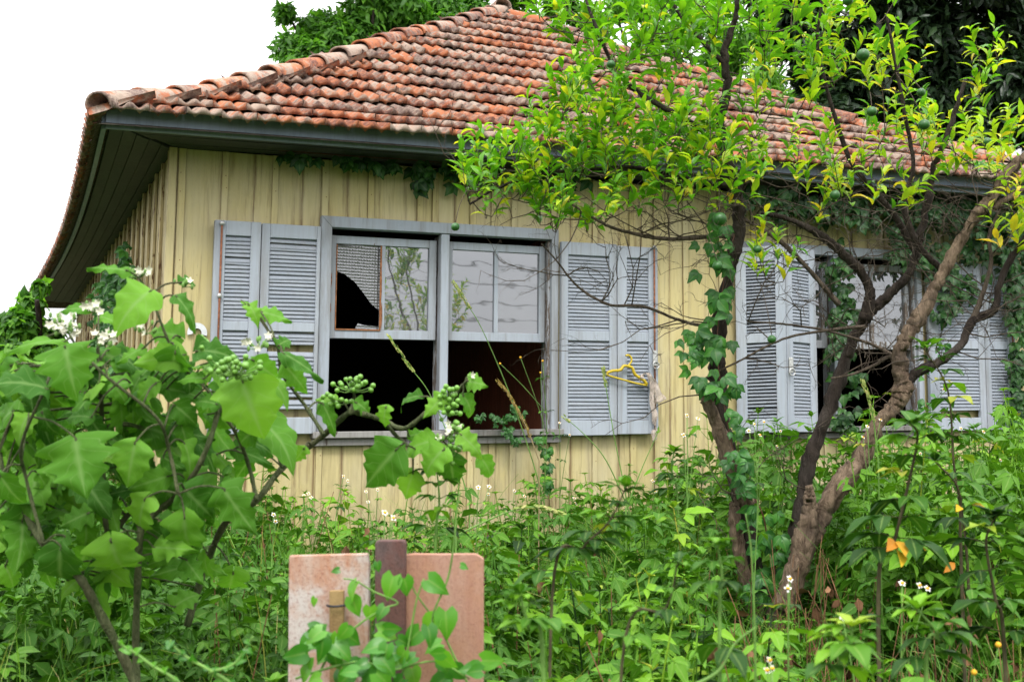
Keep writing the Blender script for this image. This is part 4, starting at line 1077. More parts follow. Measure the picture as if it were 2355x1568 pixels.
LL = [((556, 872), (606, 1022), 3.0, -.06, 1.15, .5, 0), ((349, 668), (246, 725), 3.0, -.12, .95, .5, .1), ((150, 795), (165, 905), 2.95, -.08, 1.25, .8, 0), ((110, 895), (-20, 838), 2.9, -.1, .9, .9, 0),
      ((150, 785), (5, 772), 3.05, -.05, .45, 1.6, 0), ((203, 712), (125, 698), 3.1, 0, .6, .9, 0), ((295, 623), (197, 604), 3.1, 0, .5, 1.2, 0), ((403, 680), (475, 742), 3.15, -.03, .6, 1.0, .5),
      ((415, 650), (470, 625), 3.2, .03, .8, .5, 0), ((415, 775), (322, 742), 3.2, 0, .95, .5, 0), ((450, 808), (550, 792), 3.1, -.05, .8, .5, 0), ((580, 827), (650, 885), 3.05, 0, .9, .3, -.3),
      ((650, 812), (752, 865), 3.15, 0, .55, 1.3, 0), ((655, 840), (722, 912), 3.2, 0, .75, .4, 0), ((640, 795), (674, 765), 3.2, 0, 1.2, .4, 0),
      ((172, 1005), (192, 1142), 2.95, -.06, 1.5, .5, 0), ((312, 1015), (285, 1130), 3.0, -.02, 1.0, .4, .2), ((375, 1050), (430, 1085), 3.1, 0, .8, .2, 0), ((425, 1125), (514, 1214), 3.1, .03, .95, .2, .2),
      ((512, 1122), (592, 1238), 3.05, 0, .85, .5, -.2), ((424, 1183), (422, 1352), 3.05, .02, .72, .15, 0), ((430, 1190), (458, 1305), 3.12, .03, .7, .1, .3), ((255, 1238), (285, 1404), 3.0, .03, .95, .15, 0),
      ((335, 1145), (286, 1260), 3.05, .03, .75, .2, -.2), ((140, 1255), (124, 1412), 3.0, .03, .80, .1, .2), ((205, 1178), (125, 1212), 3.05, 0, .9, .4, 0), ((198, 1200), (203, 1312), 3.1, .03, .6, .1, .5),
      ((0, 1090), (55, 1195), 3.0, 0, .7, .2, 0), ((150, 1232), (92, 1292), 3.05, 0, .7, .3, 0), ((400, 1395), (466, 1342), 3.2, 0, .9, .4, 0),
      ((968, 912), (888, 902), 3.4, 0, .55, 1.0, 0), ((1021, 909), (972, 960), 3.35, -.03, .8, .6, .3), ((1075, 876), (1124, 884), 3.4, 0, 1.3, .6, 0), ((1065, 908), (1110, 968), 3.4, 0, .75, .4, .4),
      ((818, 925), (878, 955), 3.4, 0, .8, .6, 0), ((888, 935), (870, 995), 3.35, 0, .85, .4, -.3), ((742, 928), (784, 1005), 3.4, 0, .6, .3, .5), ((775, 922), (720, 908), 3.42, 0, .8, .6, 0),
      ((915, 1030), (816, 1135), 3.3, .03, .95, .2, 0), ((1000, 1015), (890, 1020), 3.35, 0, .75, .7, 0), ((1022, 1032), (940, 1098), 3.25, -.04, .95, .6, 0), ((1035, 1045), (1046, 1138), 3.35, .03, .9, .2, 0),
      ((1058, 998), (1122, 1047), 3.3, -.03, .8, .6, 0), ((1105, 1050), (1152, 1112), 3.35, 0, .8, .3, .2), ((940, 1003), (994, 985), 3.4, 0, .7, .5, 0), ((950, 1085), (925, 1162), 3.4, .02, 1.0, .1, 0),
      ((700, 1030), (668, 1075), 3.4, 0, .8, .3, .3), ((500, 930), (430, 905), 3.1, 0, .8, .7, 0), ((360, 880), (290, 930), 3.1, 0, .9, .6, 0), ((400, 930), (470, 985), 3.12, 0, .9, .4, 0), ((250, 870), (300, 930), 3.15, 0, .9, .6, .2),
      ((210, 960), (130, 940), 3.0, 0, .8, .9, 0), ((470, 870), (400, 860), 3.1, 0, .7, 1.0, 0), ((330, 800), (260, 830), 3.15, 0, .7, .9, 0), ((300, 880), (220, 870), 3.1, -.05, .8, 1.2, 0)]
for a_ in LL: ns_leaf(*a_)
for k in range(210):
    x = random.uniform(-20, 600 if k % 3 else 400); y = random.uniform(800, 1130) if k < 150 else random.uniform(1090, 1330); D = random.uniform(3.1, 3.5)
    L = random.uniform(70, 128); a = random.uniform(-.4, 1.9) if random.random() < .5 else random.uniform(1.2, 3.5)
    ns_leaf((x, y), (x+L*math.cos(a), y+abs(L*math.sin(a))*.9), D, random.uniform(-.12, .12), random.uniform(.5, .92), random.uniform(.1, 1.7), random.uniform(-.8, .8))
for k in range(16):
    x = random.uniform(180, 600); y = random.uniform(690, 900); D = random.uniform(3.2, 3.4); L = random.uniform(45, 80); a = random.uniform(-.2, 3.3)
    ns_leaf((x, y), (x+L*math.cos(a), y+abs(L*math.sin(a))*.6), D, random.uniform(-.05, .05), random.uniform(.6, .9), random.uniform(.5, 1.4), 0)
PET.obj('petioles', NSTEM, ns)['kind'] = 'stuff'
bV, bF = icos(1, 1); bme = make_mesh('berry', bV, bF, True); bme.materials.append(BERRY)
def berries(cx, cy, rx, ry, n, D):
    root = at(cx, cy+ry*.6, D); a = Acc(); cl = []
    for _ in range(n):
        u_, v_ = random.gauss(0, .5), random.gauss(0, .5); p = at(cx+rx*max(-1, min(1, u_)), cy+ry*max(-1, min(1, v_)), D+random.uniform(-.03, .03)); cl.append(p); tube(a, smooth_path([root, (root+p)/2+(0, 0, -.006), p], 2), .0016, .0012, 4)
    st = a.obj('berry_cluster', GSTEM, ns)
    for p in cl:
        o = bpy.data.objects.new('berry', bme); COL.objects.link(o); o.parent = st; s = random.uniform(.0064, .0080); o.scale = (s, s, s); o.location = tuple(p-np.array(world_loc(st)))
for b_ in ((540, 845, 58, 28, 44, 2.95), (468, 790, 24, 14, 9, 3.12), (812, 886, 46, 20, 26, 3.42), (775, 920, 36, 14, 14, 3.42), (1030, 922, 28, 42, 32, 3.36), (1032, 1035, 30, 32, 28, 3.34), (1045, 985, 18, 14, 8, 3.34), (455, 868, 20, 12, 7, 3.15)): berries(*b_)
def blooms(cx, cy, rx, ry, n, nb, D):
    root = at(cx, cy+ry, D); a = Acc(); P = []
    for k in range(n+nb):
        p = at(cx+rx*random.uniform(-1, 1), cy+ry*random.uniform(-1, 1), D+random.uniform(-.03, .02)); P.append(p); tube(a, [root, p], .0014, .001, 4)
    for p in P[n:]:
        V, Fc = icos(.005, 1); a.add(V*(.8, .8, 1.5)+p, Fc)
    st = a.obj('flower_cluster', GSTEM, ns)
    for p in P[:n]:
        nrm = unit(cam_dir+RNG.normal(0, .4, 3)+(0, 0, .3)); b = Acc()
        Fm = frame1(unit(np.cross(nrm, (0.3, 1, .2))), nrm)
        for j in range(5):
            an = 2*PI*j/5; d = Fm@np.array([math.cos(an), math.sin(an), .35])
            b.add(*xf(gen_leaf([(0, .5), (.3, 1), (.7, .55), (1, 0)], 1, 3, 4, .1, -.3, wfac=.36), frame1(d, nrm), p, 0, .0125))
        f = b.obj('flower', CPETAL, st)
        V, Fc = icos(.0035, 1); c = Acc(); c.add(V*(1, 1, 1)+p+nrm*.006, Fc)
for b_ in ((148, 745, 36, 22, 15, 14, 2.85), (240, 778, 24, 15, 8, 7, 2.9), (215, 706, 22, 14, 7, 6, 2.95), (320, 628, 26, 12, 5, 4, 3.15), (595, 787, 34, 16, 6, 8, 3.1), (335, 755, 24, 14, 3, 7, 3.15), (1046, 985, 18, 12, 5, 4, 3.32), (1010, 1008, 10, 8, 1, 2, 3.3), (425, 650, 24, 10, 1, 8, 3.2), (1085, 868, 8, 6, 1, 3, 3.42)): blooms(*b_)

# ------------------------------------------------------------------ the board sign, bindweed over it
sg = empty('wooden_sign', (*at(890, 1568, 2.6)[:2], float(gz(*at(890, 1568, 2.6)[:2]))), 'back of a low wooden sign, two pinkish weathered boards on a dark post', 'sign')
def solid(pts, D0, th, name, mat, parent, bev=.003, jag=0.0):
    """pts: outline in picture units at distance D0, given thickness away from the camera"""
    P = [at(x+random.uniform(-jag, jag), y+random.uniform(-jag, jag), D0) for x, y in pts]; nrm = unit(np.array([c_f[0], c_f[1], 0])); k = len(P)
    V = P+[p+nrm*th for p in P]; Fc = [tuple(range(k))[::-1], tuple(range(k, 2*k))]+[(i, (i+1) % k, k+(i+1) % k, k+i) for i in range(k)]
    o = link(name, make_mesh(name, V, Fc, False), parent, mat)
    b = o.modifiers.new('bevel', 'BEVEL'); b.width = bev; b.segments = 2; b.limit_method = 'ANGLE'; return o
def signmat(name, a, b, c, d, sc=1):
    t = NT(name); p = t.pos((1, 1, .16)); n = t.noise(26*sc, p, 6, .7, .4); g = t.noise(120, t.pos((1, 1, .03)), 3); bl = t.noise(9, t.pos(), 5, .65); sp = t.noise(160, t.pos(), 3, .8)
    col = t.mix(t.ramp(n, [(.35, 0.0), (.65, 1.0)]), a, b); col = t.mix(t.ramp(bl, [(.45, 0.0), (.6, .8)]), col, c); col = t.mix(t.math('MULTIPLY', t.ramp(sp, [(.52, 0.0), (.66, 1.0)]), .55), col, d)
    return t.fin(t.pbsdf(col, .85, .15, t.bump(t.math('ADD', g, sp), .5, .004)))
S1 = signmat('flaking_board', (.46, .22, .13), (.52, .38, .31), (.58, .55, .53), (.22, .06, .04))
S2 = signmat('pink_board', (.40, .21, .155), (.47, .29, .225), (.43, .23, .15), (.28, .13, .10))
S3 = signmat('dark_post', (.085, .060, .058), (.16, .11, .105), (.15, .07, .06), (.05, .035, .03))
solid([(662, 1640), (665, 1279), (668, 1277), (846, 1272), (851, 1300), (846, 1640)], 2.62, .022, 'board', S1, sg, .003, 1.2)
solid([(926, 1640), (928, 1276), (950, 1272), (1010, 1274), (1095, 1273), (1112, 1283), (1113, 1640)], 2.62, .022, 'board', S2, sg, .003, 1.2)
solid([(862, 1660), (862, 1248), (866, 1243), (926, 1241), (932, 1250), (930, 1660)], 2.585, .05, 'post', S3, sg, .005, 1)
st_ = solid([(758, 1650), (757, 1358), (790, 1357), (789, 1650)], 2.59, .018, 'batten_stick', signmat('tan_stick', (.30, .20, .09), (.38, .26, .12), (.24, .15, .07), (.15, .09, .04)), sg, .002)
a = Acc(); tube(a, smooth_path([at(x, y, D) for x, y, D in ((752, 1391, 2.60), (757, 1393, 2.583), (773, 1394, 2.58), (792, 1391, 2.583), (796, 1389, 2.6))], 3), .0025, k=6); a.obj('wire', plain('black_wire', (.02, .022, .03), .5), st_)

bw = empty('bindweed', at(900, 1600, 2.5), 'heart-leaved bindweed climbing over the foot of the wooden sign', 'vine')
bst = Acc(); bnodes = []
for pts, D in (([(700, 1620), (760, 1500), (820, 1440), (880, 1400), (915, 1385), (860, 1360), (818, 1335), (790, 1330)], 2.5), ([(1000, 1640), (1010, 1500), (995, 1440), (1000, 1400), (1030, 1330), (1045, 1240), (1050, 1175), (1058, 1130)], 2.5),
                ([(900, 1640), (930, 1530), (945, 1450), (958, 1380), (975, 1330)], 2.5), ([(680, 1560), (740, 1540), (830, 1520), (900, 1540), (1000, 1520), (1080, 1560)], 2.48), ([(800, 1620), (850, 1500), (850, 1400), (860, 1330), (885, 1290), (900, 1200)], 2.66), ([(1100, 1620), (1050, 1520), (1010, 1440), (960, 1370), (940, 1330)], 2.52)):
    P = smooth_path([at(x, y, D) for x, y in pts], 5); bnodes += list(P); tube(bst, P, .0028, .0016, 5)
bN = np.array(bnodes); bst.obj('stem', GSTEM, bw)
HM = []
for T in T_HEART:
    me = make_mesh('leaf', T[0], T[1], True, {'rnd': T[2], 'vein': T[3]}); me.materials.append(L_BIND); HM.append(me)
bloc = Vector(bw.location)
def heart(x, y, L, ang, D, up=.5, par=bw, loc=bloc, ms=HM, name='leaf', wid=1.0, rollv=0.0):
    B = at(x, y, D); d = c_r*math.cos(ang)-c_u*math.sin(ang)+cam_dir*random.uniform(-.3, .5); l = L/F*D
    Fm = frame1(d, cam_dir+np.array([0, 0, up])+RNG.normal(0, .25, 3)+c_r*rollv)*l; Fm[:, 0] *= wid
    o = bpy.data.objects.new(name, random.choice(ms)); COL.objects.link(o); o.parent = par
    o.matrix_local = Matrix([[*Fm[i], B[i]-loc[i]] for i in range(3)]+[[0, 0, 0, 1]])
for x, y, L, an in ((905, 1325, 62, 1.9), (985, 1332, 62, .55), (820, 1340, 60, 2.1), (852, 1395, 45, 1.6), (810, 1375, 50, 1.2), (885, 1395, 40, 2.2), (1000, 1420, 60, 2.2), (1025, 1405, 70, 1.5), (965, 1450, 60, 2.4), (750, 1450, 55, 2.6), (790, 1455, 60, .6),
                    (930, 1330, 50, 1.3), (870, 1450, 60, .3), (780, 1310, 22, 3), (1060, 1300, 24, .3), (725, 1375, 26, 2), (868, 1292, 26, 1.5)): heart(x, y, L, an, 2.5)
for _ in range(52):
    x = random.uniform(675, 1115); y = 1585-random.random()**1.2*125-(25 if x < 1000 else 0); heart(x, y, random.uniform(38, 62), random.uniform(-.2, 3.3), random.uniform(2.40, 2.52), random.uniform(.2, 1.0))
# low pale tendrils, bottom left
def tendril(pts, D, label):
    P = smooth_path([at(x, y, D) for x, y in pts], 6); t = empty('vine_tendril', P[0], label, 'vine'); a = Acc(); tube(a, P, .0035, .0018, 6); a.obj('stem', GSTEM, t)
    l = Acc()
    for k in range(3, len(P)-1, 3):
        d = unit(c_r*random.uniform(-1, 1)+c_u*random.uniform(-.6, 1)+cam_dir*.3); l.add(*xf(random.choice(T_HEART), frame1(d, cam_dir+np.array([0, 0, .6])), P[k], .8, random.uniform(.010, .022)))
    if l.V: l.obj('leaves', L_BIND, t)
tendril([(440, 1600), (400, 1560), (350, 1530), (310, 1500), (290, 1490), (270, 1472)], 2.2, 'pale green vine shoot slanting up at the bottom left')
tendril([(560, 1590), (500, 1550), (445, 1520), (415, 1500), (395, 1480), (392, 1470)], 2.2, 'curling pale vine shoot right of the bare nightshade stem')
tendril([(480, 1545), (520, 1535), (545, 1520), (565, 1490), (582, 1462)], 2.2, 'short pale vine shoot arching up left of the sign')

# ------------------------------------------------------------------ orange tree
TD = 5.5
tb = at(1790, 1420, TD); tb[2] = float(gz(tb[0], tb[1]))
ot = empty('orange_tree', tb, 'orange tree with forked trunks, bare twigs, yellow-green leaves and green fruit', 'tree')
def jag(P, s): P = np.array(P); P[1:-1] += RNG.normal(0, s, P[1:-1].shape); return P
skel = []   # (pos, radius)
def limb(px, D, r0, r1, mat=BARK, name='trunk', bump_=.12, k=14, m=9):
    P = smooth_path([at(x, y, (D if np.isscalar(D) else D[i])) for i, (x, y) in enumerate(px)], m)
    n = len(P); kn = np.convolve(RNG.normal(0, 1, n+8), np.ones(9)/3, 'valid')
    rr = np.linspace(r0, r1, n)*(1+bump_*.55*kn)
    a = Acc(); tube(a, jag(P, r0*.06), rr, None, k)
    V = a.V[0]; C0 = np.repeat(P, 14, axis=0); rad = V-C0; V += rad*(np.sin(np.tile(np.arange(14), n)*2.7+V[:, 2]*9)*.12+np.sin(np.tile(np.arange(14), n)*5.3+V[:, 2]*21)*.08+RNG.normal(0, .045, len(V)))[:, None]
    for p, r in zip(P, rr): skel.append((p, r))
    return a.obj(name, mat, ot)
px2 = TD/F   # metres per picture unit at the tree
limb([(1785, 1480), (1760, 1420), (1735, 1300), (1712, 1180), (1690, 1095), (1668, 1010), (1652, 900), (1650, 800), (1662, 700), (1685, 600), (1698, 520), (1690, 420), (1660, 330), (1658, 270), (1672, 200), (1668, 120), (1690, 40), (1700, -60)], TD, 25*px2, 5*px2, BARK, 'trunk')
limb([(1725, 1160), (1682, 1075), (1655, 990), (1628, 925), (1618, 903)], TD-.05, 20*px2, 12*px2, BARKL, 'broken_branch')
limb([(1745, 1420), (1712, 1320), (1695, 1230), (1690, 1170), (1698, 1135)], TD-.08, 20*px2, 8*px2, BARKL, 'dead_stump', .2)
limb([(1810, 1480), (1822, 1300), (1840, 1180), (1863, 1058), (1909, 931), (1941, 836), (1962, 783), (1994, 727), (2036, 685), (2089, 632), (2107, 579), (2130, 480), (2150, 380), (2190, 280), (2220, 180)], [TD]*5+[TD+.05]*10, 20*px2, 5*px2, BARK, 'trunk')
limb([(1990, 735), (2001, 674), (1980, 625), (1941, 586), (1900, 550), (1850, 520), (1800, 500), (1750, 490)], TD, 13*px2, 5*px2, BARK, 'branch')
limb([(1770, 1500), (1800, 1400), (1838, 1290), (1880, 1200), (1930, 1120), (1979, 1058), (2018, 977), (2064, 931), (2078, 889), (2069, 847), (2075, 790), (2103, 748), (2138, 684), (2170, 625), (2216, 543), (2251, 487), (2283, 455), (2330, 385), (2400, 330)], TD-.2, 23*px2, 10*px2, BARKL, 'trunk', .2)
limb([(1800, 1400), (1838, 1290), (1858, 1200), (1862, 1150), (1860, 1115)], TD-.25, 24*px2, 11*px2, BARKL, 'dead_stump', .2)
limb([(2088, 880), (2110, 855), (2159, 832), (2212, 790), (2237, 737), (2286, 712), (2300, 649), (2336, 579), (2380, 520)], TD-.2, 11*px2, 6*px2, BARK, 'branch')
limb([(2237, 737), (2265, 660), (2280, 600), (2275, 540), (2300, 480)], TD-.2, 6*px2, 3*px2, TWIG, 'branch')
limb([(2283, 480), (2320, 455), (2370, 425)], TD-.2, 8*px2, 5*px2, BARKL, 'branch')
limb([(2107, 579), (2060, 500), (2010, 440), (1960, 380), (1930, 300), (1900, 200), (1880, 100), (1890, 0)], TD+.1, 8*px2, 3*px2, BARK, 'branch')
limb([(2170, 625), (2110, 560), (2080, 470), (2100, 380), (2080, 260), (2060, 150), (2040, 40)], TD, 7*px2, 3*px2, BARK, 'branch')
limb([(1690, 430), (1620, 420), (1540, 400), (1450, 385), (1360, 390), (1250, 400), (1150, 430), (1080, 470)], [TD, TD, TD-.1, TD-.15, TD-.2, TD-.2, TD-.25, TD-.3], 7*px2, 2.5*px2, BARK, 'branch')
limb([(1660, 330), (1600, 290), (1530, 250), (1450, 200), (1400, 130), (1370, 60), (1340, -20)], [TD, TD, TD-.1, TD-.1, TD-.1, TD-.1, TD], 7*px2, 3*px2, BARK, 'branch')
limb([(1668, 150), (1610, 90), (1560, 30), (1530, -40)], TD, 5*px2, 3*px2, BARK, 'branch')
limb([(1700, 540), (1620, 545), (1540, 550), (1470, 540), (1400, 520), (1330, 480), (1270, 440)], [TD, TD-.1, TD-.2, TD-.2, TD-.25, TD-.25, TD-.25], 5*px2, 2*px2, TWIG, 'branch')
limb([(1662, 700), (1620, 745), (1560, 735), (1480, 705), (1400, 700), (1330, 660), (1280, 600), (1245, 560)], TD-.1, 4*px2, 1.6*px2, TWIG, 'branch')
limb([(1990, 750), (1900, 760), (1800, 780), (1700, 830), (1600, 880)], TD-.1, 4*px2, 1.5*px2, TWIG, 'branch')
limb([(2060, 820), (2000, 790), (1900, 760), (1800, 745), (1720, 740)], TD-.1, 4.5*px2, 2*px2, TWIG, 'branch')
limb([(1930, 700), (1860, 620), (1800, 560), (1740, 520), (1700, 500)], TD, 6*px2, 3*px2, TWIG, 'branch')
limb([(2078, 860), (2050, 820), (2010, 840), (1960, 860), (1910, 870)], TD-.1, 5*px2, 2*px2, TWIG, 'branch')

# shoots: each grows from the nearest wood already there
S_P = [p for p, r in skel if r < 16*px2]; S_P = np.array(S_P)
targets = []
def blob(cx, cy, rx, ry, n, D0, D1, yel=0.0):
    k = 0
    while k < n:
        u_, v_ = random.uniform(-1, 1), random.uniform(-1, 1)
        if u_*u_+v_*v_ > 1: continue
        targets.append((cx+rx*u_, cy+ry*v_, random.uniform(D0, D1), yel)); k += 1
blob(1130, 455, 80, 60, 16, 5.1, 5.4); blob(1250, 390, 110, 80, 30, 5.0, 5.5); blob(1370, 320, 120, 110, 34, 5.0, 5.6); blob(1480, 400, 150, 110, 44, 5.0, 5.7)
blob(1330, 500, 110, 40, 16, 5.0, 5.4); blob(1430, 160, 130, 130, 32, 5.1, 5.8); blob(1340, 40, 100, 60, 16, 5.2, 5.8); blob(1560, 90, 150, 110, 36, 5.1, 5.9); blob(1600, 260, 120, 120, 24, 5.0, 5.8)
blob(1760, 130, 140, 140, 26, 5.2, 6.0, .1); blob(1800, 330, 130, 110, 10, 5.2, 5.9, .15); blob(1940, 160, 110, 160, 20, 5.2, 5.9, .45); blob(1640, 460, 90, 80, 14, 5.0, 5.5, .25)
blob(2060, 250, 110, 130, 14, 5.2, 5.9, .55); blob(2180, 330, 90, 110, 11, 5.2, 5.9, .45); blob(1900, 420, 150, 60, 9, 5.1, 5.7, .5); blob(2020, 480, 200, 60, 7, 5.1, 5.7, .7)
blob(2290, 400, 70, 100, 10, 5.0, 5.6, .75); blob(2260, 160, 40, 60, 5, 5.3, 5.6, .5); blob(1900, 10, 200, 40, 12, 5.2, 5.9, .3); blob(2320, 520, 40, 80, 5, 5.0, 5.4, 1.0); blob(1760, 620, 50, 60, 5, 5.1, 5.4, .5)
targets.sort(key=lambda t: np.min(np.linalg.norm(S_P-at(t[0], t[1], t[2]), axis=1)))
tw = Acc(); lvg = Acc(); lvy = Acc(); big = []
for (x, y, D, yel) in targets:
    p = at(x, y, D); dd = np.linalg.norm(S_P-p, axis=1)+np.maximum(0, S_P[:, 2]-p[2])*.8; q = S_P[int(np.argmin(dd))]
    L = np.linalg.norm(p-q); mid = (p+q)/2+np.array([0, 0, -.10*L])+RNG.normal(0, .04*L, 3)
    path = smooth_path([q, mid, p], 4); r0 = .0022+.0035*min(1, L)
    tube(tw, path, r0, .0018, 4); S_P = np.vstack([S_P, path[3:]])
    d = unit(unit(p-mid)*.45+np.array([0, 0, 1.15])+RNG.normal(0, .30, 3)); l = random.uniform(.13, .25)
    sh = smooth_path([p, p+d*l*.5+RNG.normal(0, .008, 3), p+d*l], 3); tube(tw, sh, .0018, .0009, 3)
    nl = random.randint(9, 15)
    for k in range(nl):
        t_ = (k+.5)/nl; b = p+d*l*t_; az = k*2.4+random.uniform(-.4, .4)
        fr = frame1(d, RNG.normal(0, 1, 3)); out = fr[:, 0]*math.cos(az)+fr[:, 2]*math.sin(az)
        ld = unit(out*random.uniform(.4, .85)+d*random.uniform(.6, 1.2)+np.array([0, 0, -.15])); Ls = random.uniform(.064, .104)*(1-.25*t_)
        Fm = frame1(ld, unit(d+np.array([0, 0, .6])-out*.3+RNG.normal(0, .2, 3)))
        isy = random.random() < yel
        rr = random.random()*.75+.2*(y < 200)
        T = random.choice(T_ORG)
        if D < 5.35 and len(big) < 296 and random.random() < .45: big.append((Fm*Ls, b, isy, T))
        else: (lvy if isy else lvg).add(*xf(T, Fm, b, rr, Ls))
tw.obj('twigs', TWIG, ot)['kind'] = 'stuff'
lvg.obj('crown', L_ORG, ot)['kind'] = 'stuff'; lvy.obj('yellowing_leaves', L_ORGY, ot)['kind'] = 'stuff'
oml = {}
for T_i, T in enumerate(T_ORG):
    for y_ in (False, True):
        me = make_mesh('leaf', T[0], T[1], True, {'rnd': T[2], 'vein': T[3]}); me.materials.append(L_ORGY if y_ else L_ORG); oml[(T_i, y_)] = me
for Fm, b, isy, T in big:
    ti = [i for i, q in enumerate(T_ORG) if q is T][0]
    o = bpy.data.objects.new('leaf', oml[(ti, isy)]); COL.objects.link(o); o.parent = ot
    o.matrix_local = Matrix([[*Fm[i], b[i]-tb[i]] for i in range(3)]+[[0, 0, 0, 1]])
# bare dead twigs in the lower crown
bt = Acc()
low = np.array([p for p, r in skel if r < 14*px2 and p[2] < at(1700, 430, TD)[2]])
def sprig(p, d, L, r, lev):
    n = 5; P = [p]
    for i in range(n):
        d = unit(d+RNG.normal(0, .28, 3)); P.append(P[-1]+d*L/n)
        if lev and random.random() < .62: sprig(P[-1], unit(d+RNG.normal(0, .75, 3)), L*random.uniform(.3, .6), r*.55, lev-1)
        if random.random() < .4: q = P[-1]; tube(bt, [q, q+unit(RNG.normal(0, 1, 3))*.018], r*.4, .0004, 3)
    tube(bt, P, r, r*.35, 4)
for k in range(115):
    p = low[random.randrange(len(low))]; d = unit(np.array([0, 0, random.uniform(-.3, .9)])+c_r*random.uniform(-1.3, .8)+c_f*random.uniform(-.6, .4))
    sprig(p, d, random.uniform(.2, .55), .0032, 2)
bt.obj('bare_twigs', TWIG, ot)['kind'] = 'stuff'
# fruit
V, Fc = icos(1, 3); V = V*(1, 1, .94); V[:, 2] -= .05*np.exp(-((V[:, 0]**2+V[:, 1]**2)*18))*np.sign(V[:, 2]); fme = make_mesh('orange', V, Fc, True); fme.materials.append(FRUIT)
for x, y, r in ((1985, 127, 15), (2118, 213, 10), (2005, 257, 12), (2125, 287, 13), (1405, 148, 10), (1047, 522, 10), (1655, 504, 16), (1650, 612, 12), (1742, 573, 10), (1775, 780, 10), (1920, 449, 12), (2270, 327, 11), (1950, 2, 12), (1820, 232, 8)):
    D = 5.05 if x > 1200 else 5.0; p = at(x, y, D); s = r*D/F*1.0; o = bpy.data.objects.new('fruit', fme); COL.objects.link(o); o.parent = ot; o.scale = (s, s, s); o.rotation_euler = (random.uniform(-.4, .4), random.uniform(-.4, .4), 0); o.location = tuple(p-tb)
    q = S_P[int(np.argmin(np.linalg.norm(S_P-p-(0, 0, .08), axis=1)))]; a = Acc(); tube(a, smooth_path([p+(0, 0, s*.9), p*.6+q*.4+(0, 0, .03), q], 3), .0018, .0016, 5); a.obj('fruit_stalk', TWIG, ot)

# ------------------------------------------------------------------ climbing creepers
CT = gen_leaf([(0, .1), (.12, .6), (.3, .9), (.42, .82), (.5, .9), (.7, .5), (1, 0)], 1, 5, 7, .25, .7, .03, .05, .36)
def creeper(name, label, places, mat, D_fn, size, cat='creeper', comp=3, stems=None, top=300, down=1.0, flat=False, base=None):
    """places: [(x,y,r,n)] leaf positions in picture units; D_fn(x,y) distance or a world Y plane"""
    t = empty(name, base if base is not None else D_fn(places[0][0], places[0][1]), label, cat); lo = Vector(t.location)
    me = make_mesh('leaf', CT[0], CT[1], True, {'rnd': CT[2], 'vein': CT[3]}); me.materials.append(mat)
    A = Acc(); cnt = 0; L3 = []
    for x0, y0, r, n in places:
        for _ in range(n):
            x = x0+random.gauss(0, .5)*(r if np.isscalar(r) else r[0]); y = y0+random.gauss(0, .5)*(r if np.isscalar(r) else r[1]); p = D_fn(x, y); s = size*random.uniform(.65, 1.15)
            hd = unit(c_r*random.uniform(-.9, .9)+cam_dir*random.uniform(0, .6)+np.array([0, 0, -down*random.uniform(.1, 1.1)]))
            n_ = unit(cam_dir+np.array([0, 0, random.uniform(.1, .9)])+RNG.normal(0, .25, 3)); Fm = frame1(hd, n_); rr = random.random()*.7
            L3.append((Fm, p, s, rr))
            if comp >= 3:
                for sg in (-1, 1): L3.append((frame1(Fm@np.array([sg*.8, .55, -.05]), n_), p-hd*s*.05, s*.8, rr))
            if comp >= 5:
                for sg in (-1, 1): L3.append((frame1(Fm@np.array([sg*1., -.1, -.1]), n_), p-hd*s*.1, s*.6, rr))
    for i, (Fm, p, s, rr) in enumerate(L3):
        if i < top:
            o = bpy.data.objects.new('leaf', me); COL.objects.link(o); o.parent = t; Q = Fm*s; o.matrix_local = Matrix([[*Q[k], p[k]-lo[k]] for k in range(3)]+[[0, 0, 0, 1]])
        else: A.add(*xf(CT, Fm, p, rr, s))
    if len(L3) > top: A.obj('leaves', mat, t)['kind'] = 'stuff'
    if stems:
        s_ = Acc()
        for px in stems: tube(s_, smooth_path([D_fn(x, y)+cam_dir*(-.01) for x, y in px], 4), .004, .002, 5)
        s_.obj('stem', plain('red_creeper_stem', (.12, .05, .03)) if 'red_creeper_stem' not in bpy.data.materials else bpy.data.materials['red_creeper_stem'], t)
    return t
tree_D = lambda x, y: at(x, y, TD-.16+random.uniform(-.03, .05))
creeper('trunk_creeper', 'dark green creeper with three-part leaves climbing the left trunk of the orange tree', [(1600, 810, (40, 25), 7), (1660, 600, (36, 40), 8), (1650, 690, (34, 40), 7), (1655, 780, (70, 40), 16), (1625, 850, (50, 35), 7), (1665, 900, (40, 30), 6), (1675, 980, (30, 30), 6), (1690, 1060, (26, 34), 7), (1710, 1110, (24, 30), 5), (1735, 1180, (36, 30), 6), (1760, 1250, (40, 34), 7), (1800, 1290, (40, 34), 6), (1760, 1330, (40, 30), 6), (1730, 1370, (40, 30), 5), (1640, 530, (40, 30), 5), (1760, 1420, (40, 20), 4), (1600, 600, (25, 30), 2)],
        L_CREEP, tree_D, .070, stems=[[(1770, 1420), (1785, 1330), (1765, 1230), (1750, 1170), (1700, 1080), (1670, 950), (1650, 800), (1665, 650), (1690, 540)]], top=290)
wall_D = lambda x, y: atY(x, y, 7.40-random.uniform(0, .10))
